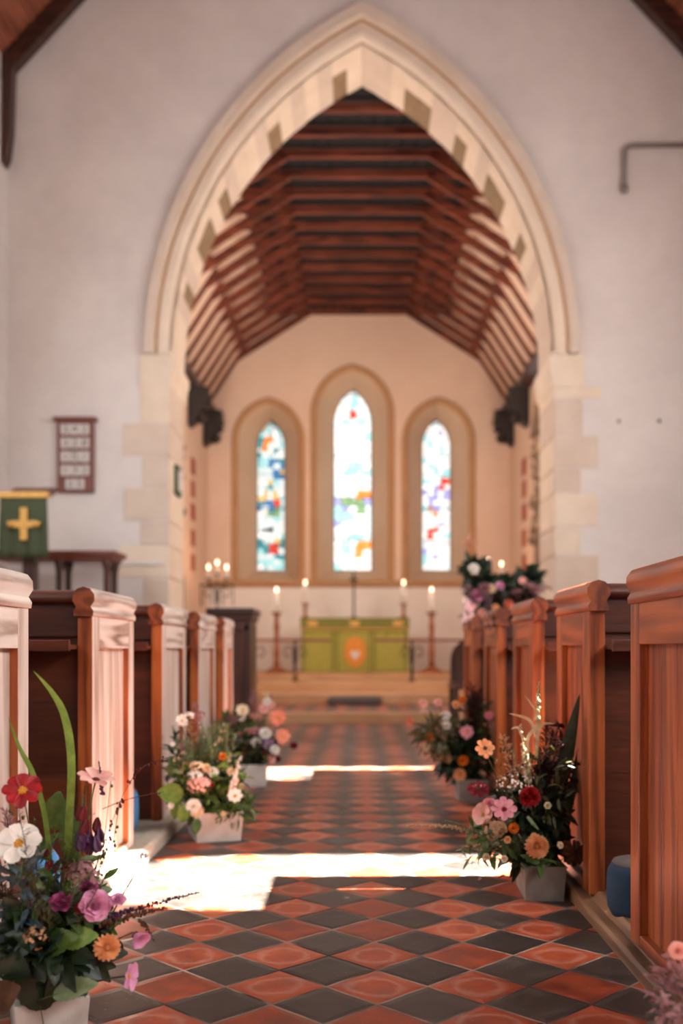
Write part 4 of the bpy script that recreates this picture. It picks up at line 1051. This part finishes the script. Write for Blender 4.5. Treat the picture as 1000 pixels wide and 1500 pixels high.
a.spike(Q(160, 1345, -.04), Q(292, 1307, -.02), 'plum', 30, .0052, .004); a.spike(Q(150, 1355, -.04), Q(245, 1330, -.04), 'brown', 30, .0062, .004)
a.spike(Q(205, 1350, -.04), Q(226, 1378, -.06), 'brown', 14, .004, .01, sub=1); a.spike(Q(150, 1165, 0), Q(145, 1115, 0), 'plum', 12, .0035, 0); a.spike(Q(120, 1200, .02), Q(125, 1150, .02), 'olive', 12, .0035, 0)
a.twig([Q(130, 1330, .0), Q(140, 1270, 0), Q(160, 1215, 0), Q(185, 1155, 0), Q(215, 1120, .02), Q(270, 1105, .04)], bud='crimson', nb=24, bs=.0026)
a.twig([Q(150, 1185, 0), Q(190, 1170, 0), Q(240, 1160, .0)], bud='crimson', nb=6, bs=.002)
a.twig([Q(135, 1290, 0), Q(145, 1262, 0), Q(160, 1245, 0), Q(185, 1254, 0), Q(208, 1256, 0)], r=.001, bud='brown', nb=5)
a.cluster(Q(210, 1255, 0), .008, 'mauve', 26, .4, name='seed_head'); a.twig([Q(148, 1260, 0), Q(160, 1225, 0), Q(166, 1240, 0)], bud='crimson', nb=7, bs=.003)
for k in range(10):
    x = RF.uniform(5, 180); a.twig([a.root, Q(x * .7 + 25, 1300, 0), Q(x, RF.uniform(1140, 1230), RF.uniform(-.05, .05))], 'stem', .0009, bud='olive', nb=8, bs=.003)

# --- big right arrangement (distance about 3)
D = 3.02
a = Arr((.555, 3.08, 0), 'dark flower arrangement in a grey box on the right with red and peach dahlias')
a.trough(.125, .24, .105, -.03, mat=boxG)
a.foliage(Q(775, 1210, .06), (.13, .12, .15), 330, 'dark', (.04, .08), .42)
a.foliage(Q(735, 1220, .02), (.11, .10, .10), 90, 'green', (.03, .06), .4); a.foliage(Q(800, 1160, .02), (.09, .1, .14), 120, 'olive', (.03, .05), .3)
a.foliage(Q(790, 1265, -.06), (.08, .05, .04), 26, 'green', (.04, .06), .35); a.foliage(Q(700, 1250, -.02), (.07, .05, .05), 36, 'sage', (.03, .05), .22, low=.04)
a.foliage(Q(820, 1120, .05), (.06, .06, .14), 60, 'burgundy', (.03, .05), .3)
for k in range(12): a.feather(a.root, Q(RF.uniform(690, 850), RF.uniform(1090, 1200), RF.uniform(-.06, .1)), RF.choice(['dark', 'olive', 'sage']), 44, .04)
a.blade([Q(800, 1250, .04), Q(815, 1170, .04), Q(828, 1110, .03), Q(838, 1065, .03), Q(849, 1016, .02)], .05, 'dark')
a.blade([Q(815, 1250, .08), Q(838, 1160, .08), Q(850, 1100, .08), Q(858, 1055, .08)], .028, 'dark')
a.blade([Q(790, 1240, .1), Q(795, 1150, .1), Q(782, 1080, .1)], .025, 'olive')
a.dahlia(Q(786, 1240, -.10), .043, 'peach', (-.1, -1, .25), 9, label='large peach ball dahlia')
a.dahlia(Q(776, 1167, -.07), .040, 'red', (-.1, -1, .5), 7, label='deep red dahlia', ball=.6)
a.cosmos(Q(738, 1186, -.08), .038, 'pink', (-.1, -1, .55), 8, .2, .3, ccol='red'); a.cosmos(Q(708, 1194, -.06), .036, 'blush', (-.6, -1, .4), 7, .5, .2, wide=.9)
a.cosmos(Q(710, 1096, -.02), .030, 'peach', (.2, -1, .3), 8, .15, .3, ccol='brown', label='pale peach flower held high'); a.cluster(Q(724, 1216, -.09), .036, 'tan', 120, .2); a.rose(Q(716, 1180, -.03), .03, 'pink', (-.4, -1, .5))
a.cosmos(Q(700, 1156, 0), .036, 'crimson', (.0, -.6, .9), 9, .0, .2, ccol='brown'); a.dahlia(Q(797, 1128, .0), .042, 'burgundy', (-.2, -1, .5), 6); a.dahlia(Q(752, 1213, -.08), .02, 'orange', (-.2, -1, .2), 5)
a.cosmos(Q(842, 1250, -.04), .042, 'brown', (.3, -1, .0), 12, -.1, .4, ccol='burgundy', wide=.4); a.cluster(Q(750, 1150, -.02), .05, 'white', 60, .085, sq=.8, label='tiny white sprays'); a.cluster(Q(765, 1140, .02), .045, 'white', 40, .08)
for (x, y) in ((743, 1230), (738, 1258), (782, 1225), (820, 1238), (712, 1255), (802, 1180)): a.rose(Q(x, y, -.1), .014, RF.choice(['cream', 'peach', 'oat']), (RF.uniform(-.5, .5), -1, .3), name='bud_flower', layers=3, open_=.7)
a.blade([Q(772, 1196, -.1), Q(780, 1206, -.11), Q(789, 1216, -.11)], .011, 'sage', name='curled_petal'); 
a.spike(a.root + V((-.03, 0, .03)), Q(595, 1210, -.05), 'oat', 44, .008, .06); a.spike(Q(730, 1240, -.05), Q(650, 1202, -.02), 'sage', 26, .007, .02)
for (pts, w) in (([(778, 1150), (772, 1085), (790, 1055), (768, 1018)], .012), ([(785, 1080), (775, 1055), (745, 1045)], .010), ([(785, 1110), (790, 1065), (812, 1060)], .011), ([(786, 1090), (788, 1040), (789, 1000)], .010), ([(770, 1100), (760, 1068), (748, 1068)], .009)):
    a.blade([Q(x, y, .02) for x, y in pts], w, 'sage', name='pale_grass_blade').data.materials[0] = PT['oat']
a.spike(Q(786, 1060, .02), Q(789, 998, .02), 'oat', 16, .008, 0); a.spike(Q(776, 1160, 0), Q(762, 1060, .02), 'oat', 18, .010, 0)
for (x0, x, y, c) in ((800, 815, 1080, 'brown'), (790, 800, 1060, 'brown'), (820, 835, 1120, 'burgundy'), (760, 735, 1080, 'tan'), (820, 826, 1160, 'mauve')): a.plume(a.root, Q(x, y, .04), c, .03, 130, hl=.02)
a.twig([Q(830, 1240, 0), Q(855, 1255, 0), Q(884, 1290, 0)], 'stem', .0012); a.twig([a.root, Q(735, 1130, 0), Q(705, 1100, 0)], 'stem', .001, bud='tan', nb=12, bs=.005)
for k in range(5): a.twig([a.root, Q(RF.uniform(730, 840), 1150, 0), Q(RF.uniform(725, 850), RF.uniform(1060, 1110), 0)], 'stem', .001, bud='brown', nb=14, bs=.004)

# --- middle right arrangement (distance about 4.9)
D = 4.95
a = Arr((.56, 5.0, 0), 'smaller flower arrangement on the right farther up the aisle, white and orange blooms')
a.trough(.15, .24, .11, .0, mat=boxG)
a.foliage(Q(682, 1110, .05), (.16, .12, .16), 240, 'dark', (.05, .09), .45); a.foliage(Q(640, 1080, .0), (.12, .1, .12), 120, 'olive', (.05, .08), .25); a.foliage(Q(690, 1060, .1), (.1, .08, .16), 90, 'dark', (.05, .1), .3)
for (x, y, c, r, k) in ((620, 1030, 'blush', .028, 'r'), (641, 1029, 'blush', .026, 'r'), (667, 1032, 'peach', .024, 'r'), (653, 1048, 'white', .030, 'r'), (665, 1083, 'white', .034, 'r'), (683, 1073, 'pink', .036, 'c'),
        (628, 1080, 'orange', .032, 'r'), (618, 1082, 'orange', .022, 'r'), (625, 1095, 'cream', .026, 'r'), (673, 1135, 'peach', .040, 'd'), (678, 1114, 'orange', .034, 'd'), (600, 1057, 'coral', .026, 'r'), (654, 1062, 'white', .026, 'r'),
        (642, 1108, 'tan', .034, 'd'), (655, 1112, 'tan', .026, 'd'), (724, 1060, 'mauve', .040, 'c'), (716, 1048, 'pink', .028, 'r'), (660, 1015, 'sage', .02, 'x'), (677, 1025, 'orange', .026, 'r')):
    n = (RF.uniform(-.4, .3), -1, RF.uniform(.2, .7))
    if k == 'r': a.rose(Q(x, y, RF.uniform(-.06, .02)), r, c, n, layers=4)
    elif k == 'c': a.cosmos(Q(x, y, -.04), r, c, n)
    elif k == 'd': a.dahlia(Q(x, y, -.06), r, c, n, 6)
for k in range(10): a.feather(a.root, Q(RF.uniform(600, 730), RF.uniform(1010, 1080), RF.uniform(-.05, .1)), RF.choice(['olive', 'green', 'sage']), 36, .05, r=.0014)
for k in range(4): a.plume(a.root, Q(RF.uniform(690, 725), RF.uniform(1000, 1050), .05), RF.choice(['brown', 'burgundy']), .035, 100, hl=.03)
a.cluster(Q(622, 1045, 0), .03, 'white', 24, .12)

# --- left arrangement with the pale box (distance about 3.9)
D = 3.9
a = Arr((-.575, 4.0, 0), 'flower arrangement in a white box beside the third left pew, pale blooms and feathery green')
a.trough(.19, .26, .115, .30)
a.foliage(Q(305, 1160, .05), (.15, .12, .15), 230, 'green', (.04, .07), .45); a.foliage(Q(290, 1130, .05), (.14, .1, .16), 150, 'sage', (.03, .06), .3); a.foliage(Q(340, 1185, .02), (.10, .1, .07), 120, 'green', (.03, .06), .3); a.foliage(Q(320, 1150, .08), (.12, .1, .14), 110, 'dark', (.04, .07), .4); a.foliage(Q(310, 1140, .0), (.15, .1, .15), 120, 'bright', (.025, .05), .3)
a.foliage(Q(255, 1130, .05), (.05, .06, .16), 60, 'dark', (.03, .05), .3)
for k in range(44): a.feather(a.root + V((RF.uniform(-.04, .04), 0, 0)), Q(RF.gauss(304, 20), RF.uniform(1055, 1130), RF.uniform(-.05, .08)), 'sage', 56, .045, r=.0019)
a.bigleaf(Q(268, 1165, -.05), (-1, -.3, .25), (-.2, -1, .4), .10, .075, 'bright'); a.bigleaf(Q(262, 1170, -.05), (-.3, -.2, -1), (-.2, -1, .3), .085, .045, 'bright'); a.bigleaf(Q(290, 1200, -.08), (-.1, -.5, -.8), (0, -1, .3), .06, .035, 'green')
a.bigleaf(Q(255, 1140, 0), (-.1, -.2, 1), (-.2, -1, .3), .08, .05, 'green'); a.bigleaf(Q(275, 1180, -.08), (-.4, -.3, -.8), (-.2, -1, .3), .07, .05, 'bright')
for (x, y, c, r, k) in ((283, 1181, 'white', .036, 'r'), (288, 1188, 'cream', .034, 'd'), (267, 1180, 'white', .018, 'r'), (312, 1131, 'white', .026, 'r'), (302, 1125, 'cream', .022, 'r'), (344, 1166, 'white', .030, 'c'), (345, 1143, 'blush', .018, 'r'),
        (288, 1123, 'cream', .03, 'k'), (291, 1150, 'blush', .048, 'k'), (286, 1137, 'white', .03, 'k'), (326, 1108, 'orange', .02, 'r'), (266, 1056, 'white', .026, 'c'), (277, 1048, 'white', .02, 'k'), (292, 1048, 'mauve', .024, 'k'),
        (354, 1151, 'oat', .014, 'r'), (327, 1192, 'oat', .014, 'r'), (253, 1090, 'white', .012, 'r'), (310, 1150, 'red', .010, 'r'), (338, 1130, 'oat', .02, 'r'), (250, 1180, 'white', .016, 'r')):
    n = (RF.uniform(-.1, .6), -1, RF.uniform(.2, .7)); p = Q(x, y, RF.uniform(-.10, -.04))
    if k == 'r': a.rose(p, r, c, n, layers=4)
    elif k == 'c': a.cosmos(p, r, c, n)
    elif k == 'd': a.dahlia(p, r, c, n, 6)
    elif k == 'k': a.cluster(p, r, c, 80, .18, sq=.7)
a.spike(Q(338, 1165, -.06), Q(352, 1108, -.06), 'white', 18, .011, 0); a.spike(Q(340, 1170, -.06), Q(346, 1125, -.04), 'blush', 12, .010, 0)
for (x, y, c) in ((283, 1030, 'mauve'), (275, 1060, 'tan'), (262, 1090, 'mauve')): a.plume(a.root, Q(x, y, 0), c, .03, 110, hl=.02)
for k in range(6): a.twig([a.root, Q(RF.uniform(250, 350), 1120, 0), Q(RF.uniform(245, 350), RF.uniform(1060, 1110), 0)], 'stem', .0012, bud='oat', nb=14, bs=.005)

# --- far left arrangement (distance about 5.5)
D = 5.5
a = Arr((-.60, 5.55, 0), 'colourful flower arrangement farthest up the aisle on the left, coral and pink blooms leaning out')
a.trough(.18, .26, .12, .15)
a.foliage(Q(355, 1105, .05), (.15, .12, .16), 240, 'dark', (.05, .09), .45); a.foliage(Q(345, 1075, .05), (.16, .1, .14), 150, 'green', (.05, .08), .35); a.foliage(Q(385, 1095, .0), (.1, .1, .1), 80, 'olive', (.05, .08), .3)
for (x, y, c, r, k) in ((355, 1041, 'cream', .040, 'c'), (353, 1050, 'white', .03, 'r'), (340, 1056, 'mauve', .045, 'k'), (365, 1071, 'blush', .03, 'r'), (376, 1072, 'pink', .032, 'r'), (372, 1050, 'blush', .03, 'k'), (386, 1038, 'blush', .034, 'r'), (391, 1028, 'white', .03, 'r'), (398, 1033, 'blush', .026, 'r'), (390, 1018, 'oat', .022, 'r'),
        (407, 1052, 'coral', .048, 'c'), (413, 1079, 'coral', .046, 'c'), (388, 1074, 'white', .042, 'r'), (375, 1087, 'white', .036, 'r'), (384, 1097, 'white', .034, 'r'), (391, 1103, 'red', .034, 'd'), (402, 1098, 'white', .034, 'r'), (393, 1090, 'lilac', .034, 'c'), (397, 1112, 'blush', .03, 'r'), (362, 1101, 'coral', .042, 'd'),
        (430, 1092, 'crimson', .026, 'r'), (407, 1112, 'crimson', .022, 'r'), (352, 1075, 'pink', .022, 'r'), (350, 1085, 'oat', .02, 'r')):
    n = (RF.uniform(0, .5), -1, RF.uniform(.2, .6)); p = Q(x, y, RF.uniform(-.08, 0))
    if k == 'r': a.rose(p, r, c, n, layers=4)
    elif k == 'c': a.cosmos(p, r, c, n)
    elif k == 'd': a.dahlia(p, r, c, n, 6)
    elif k == 'k': a.cluster(p, r, c, 70, .2, sq=.7)
for k in range(12): a.feather(a.root, Q(RF.uniform(325, 410), RF.uniform(1030, 1085), RF.uniform(-.05, .1)), RF.choice(['olive', 'green', 'sage']), 36, .05, r=.0014)
for x, y in ((372, 1015), (395, 1020)): a.plume(a.root, Q(x, y, .05), 'mauve', .03, 90, hl=.03)
a.spike(Q(350, 1140, -.05), Q(345, 1105, -.05), 'white', 14, .014, 0)

# --- tall arrangement on a stand past the last right pew
D = 7.4
t = thing('plant_stand', (1.05, 7.5, 0), 'dark wooden stand under the tall flowers beyond the right pews', 'stand')
zt = P(0, 900, 7.4).z - .06
m = MB(); m.box(.80, 1.35, 7.3, 7.7, zt - .04, zt); m.build('top', darkX, t, bevel=.006)
for x in (.84, 1.31):
    for y in (7.34, 7.66): m = MB(); m.beam((x, y, 0), (x, y, zt - .04), .04, .04); m.build('leg', darkZ, t)
a = Arr((1.05, 7.5, zt), 'large flower arrangement with dark leaves set high beyond the last right pew')
a.trough(.36, .22, .12, 0, mat=carve)
a.foliage(Q(735, 865, .05), (.28, .14, .12), 330, 'dark', (.07, .12), .55); a.foliage(Q(695, 840, .0), (.12, .1, .14), 110, 'dark', (.06, .1), .6); a.foliage(Q(775, 845, .05), (.12, .1, .09), 110, 'dark', (.06, .1), .5); a.foliage(Q(735, 875, -.05), (.26, .1, .08), 110, 'burgundy', (.06, .1), .4)
for (x, y, c, r, k) in ((694, 833, 'white', .05, 'r'), (700, 872, 'rose', .06, 'd'), (709, 862, 'mauve', .06, 'd'), (719, 862, 'cream', .045, 'r'), (690, 888, 'blush', .045, 'r'), (745, 885, 'coral', .045, 'd'), (732, 858, 'rose', .04, 'r'), (757, 868, 'mauve', .05, 'k'), (777, 860, 'mauve', .05, 'k'), (683, 862, 'mauve', .04, 'k'), (725, 890, 'peach', .035, 'r'), (705, 897, 'blush', .04, 'r'), (765, 850, 'blush', .035, 'r'), (790, 868, 'mauve', .045, 'k')):
    n = (RF.uniform(-.4, .3), -1, RF.uniform(.2, .6)); p = Q(x, y, RF.uniform(-.14, -.05))
    if k == 'r': a.rose(p, r, c, n, layers=4)
    elif k == 'd': a.dahlia(p, r, c, n, 6)
    elif k == 'k': a.cluster(p, r, c, 60, .2, sq=.7)
for x, y in ((680, 805), (675, 830), (712, 815), (760, 828), (800, 860), (670, 905)): a.feather(a.root, Q(x, y, 0), 'dark', 30, .06, r=.003)
for k in range(3): a.spike(Q(765, 870, -.05), Q(785 + 12 * k, 905 - 20 * k, 0), 'mauve', 20, .014, .08)
# purple sprays hanging over the pew tops
for x, y, d, w in ((700, 880, 5.85, 'fourth'), (735, 872, 4.82, 'third')):
    p = P(x, y, d); p.x = XR - .015
    m = MB()
    for k in range(46):
        q = p + V((RF.uniform(-.03, .01), RF.uniform(-.06, .06), RF.uniform(-.14, .03))); leaf(m, q, (RF.uniform(-.4, .2), RF.uniform(-.5, .5), -1), (-1, 0, .2), .05, .016, .3, .2, rows=3)
    tag(m.build('hanging_spray', [m_petal('dusky_purple_sprig', rgb(104, 78, 84), rgb(70, 50, 58), .1)]), 'mauve spray hanging over the top of the %s right pew end' % ('farthest' if d > 5 else 'second farthest'), 'flower spray')

# --- blurred flowers at the lower right corner
D = 1.62
a = Arr((.60, 1.52, 0), 'blurred pink and grey flowers cut by the lower right corner', group=None)
a.trough(.13, .2, .1, 0)
a.foliage(Q(1000, 1475, 0), (.06, .08, .07), 110, 'mauve', (.02, .035), .3); a.foliage(Q(1010, 1500, 0), (.06, .08, .08), 70, 'grey', (.03, .05), .35)
a.rose(Q(992, 1392, 0), .018, 'blush', (-.3, -1, .4)); a.rose(Q(1010, 1400, 0), .024, 'pink', (-.3, -1, .4))
for x, y in ((962, 1400), (975, 1410), (985, 1440), (965, 1440)): a.plume(a.root, Q(x + 8, y, 0), 'mauve', .016, 100, hl=.01)

# petals dropped on the tiles
for (x, y, c, sz) in ((729, 1290, 'red', .03), (205, 1254, 'mauve', .02), (195, 1316, 'brown', .012), (700, 1292, 'blush', .014)):
    p = P(x, y, 1); d = HC * F / (y - VY); p = P(x, y, d); p.z = .006
    m = MB(); petal(m, p, V((1, .2, 0)).normalized(), V((0, 0, 1)), sz, sz * .8, .45, .35, cols=4)
    tag(m.build('fallen_petal', PT[c]), {'red': 'bright red petal lying on the tiles beside the grey flower box', 'mauve': 'mauve petal fallen near the second left pew', 'brown': 'brown scrap lying on the sunlit tiles', 'blush': 'small pale petal on the tiles left of the red petal'}[c], 'petal')
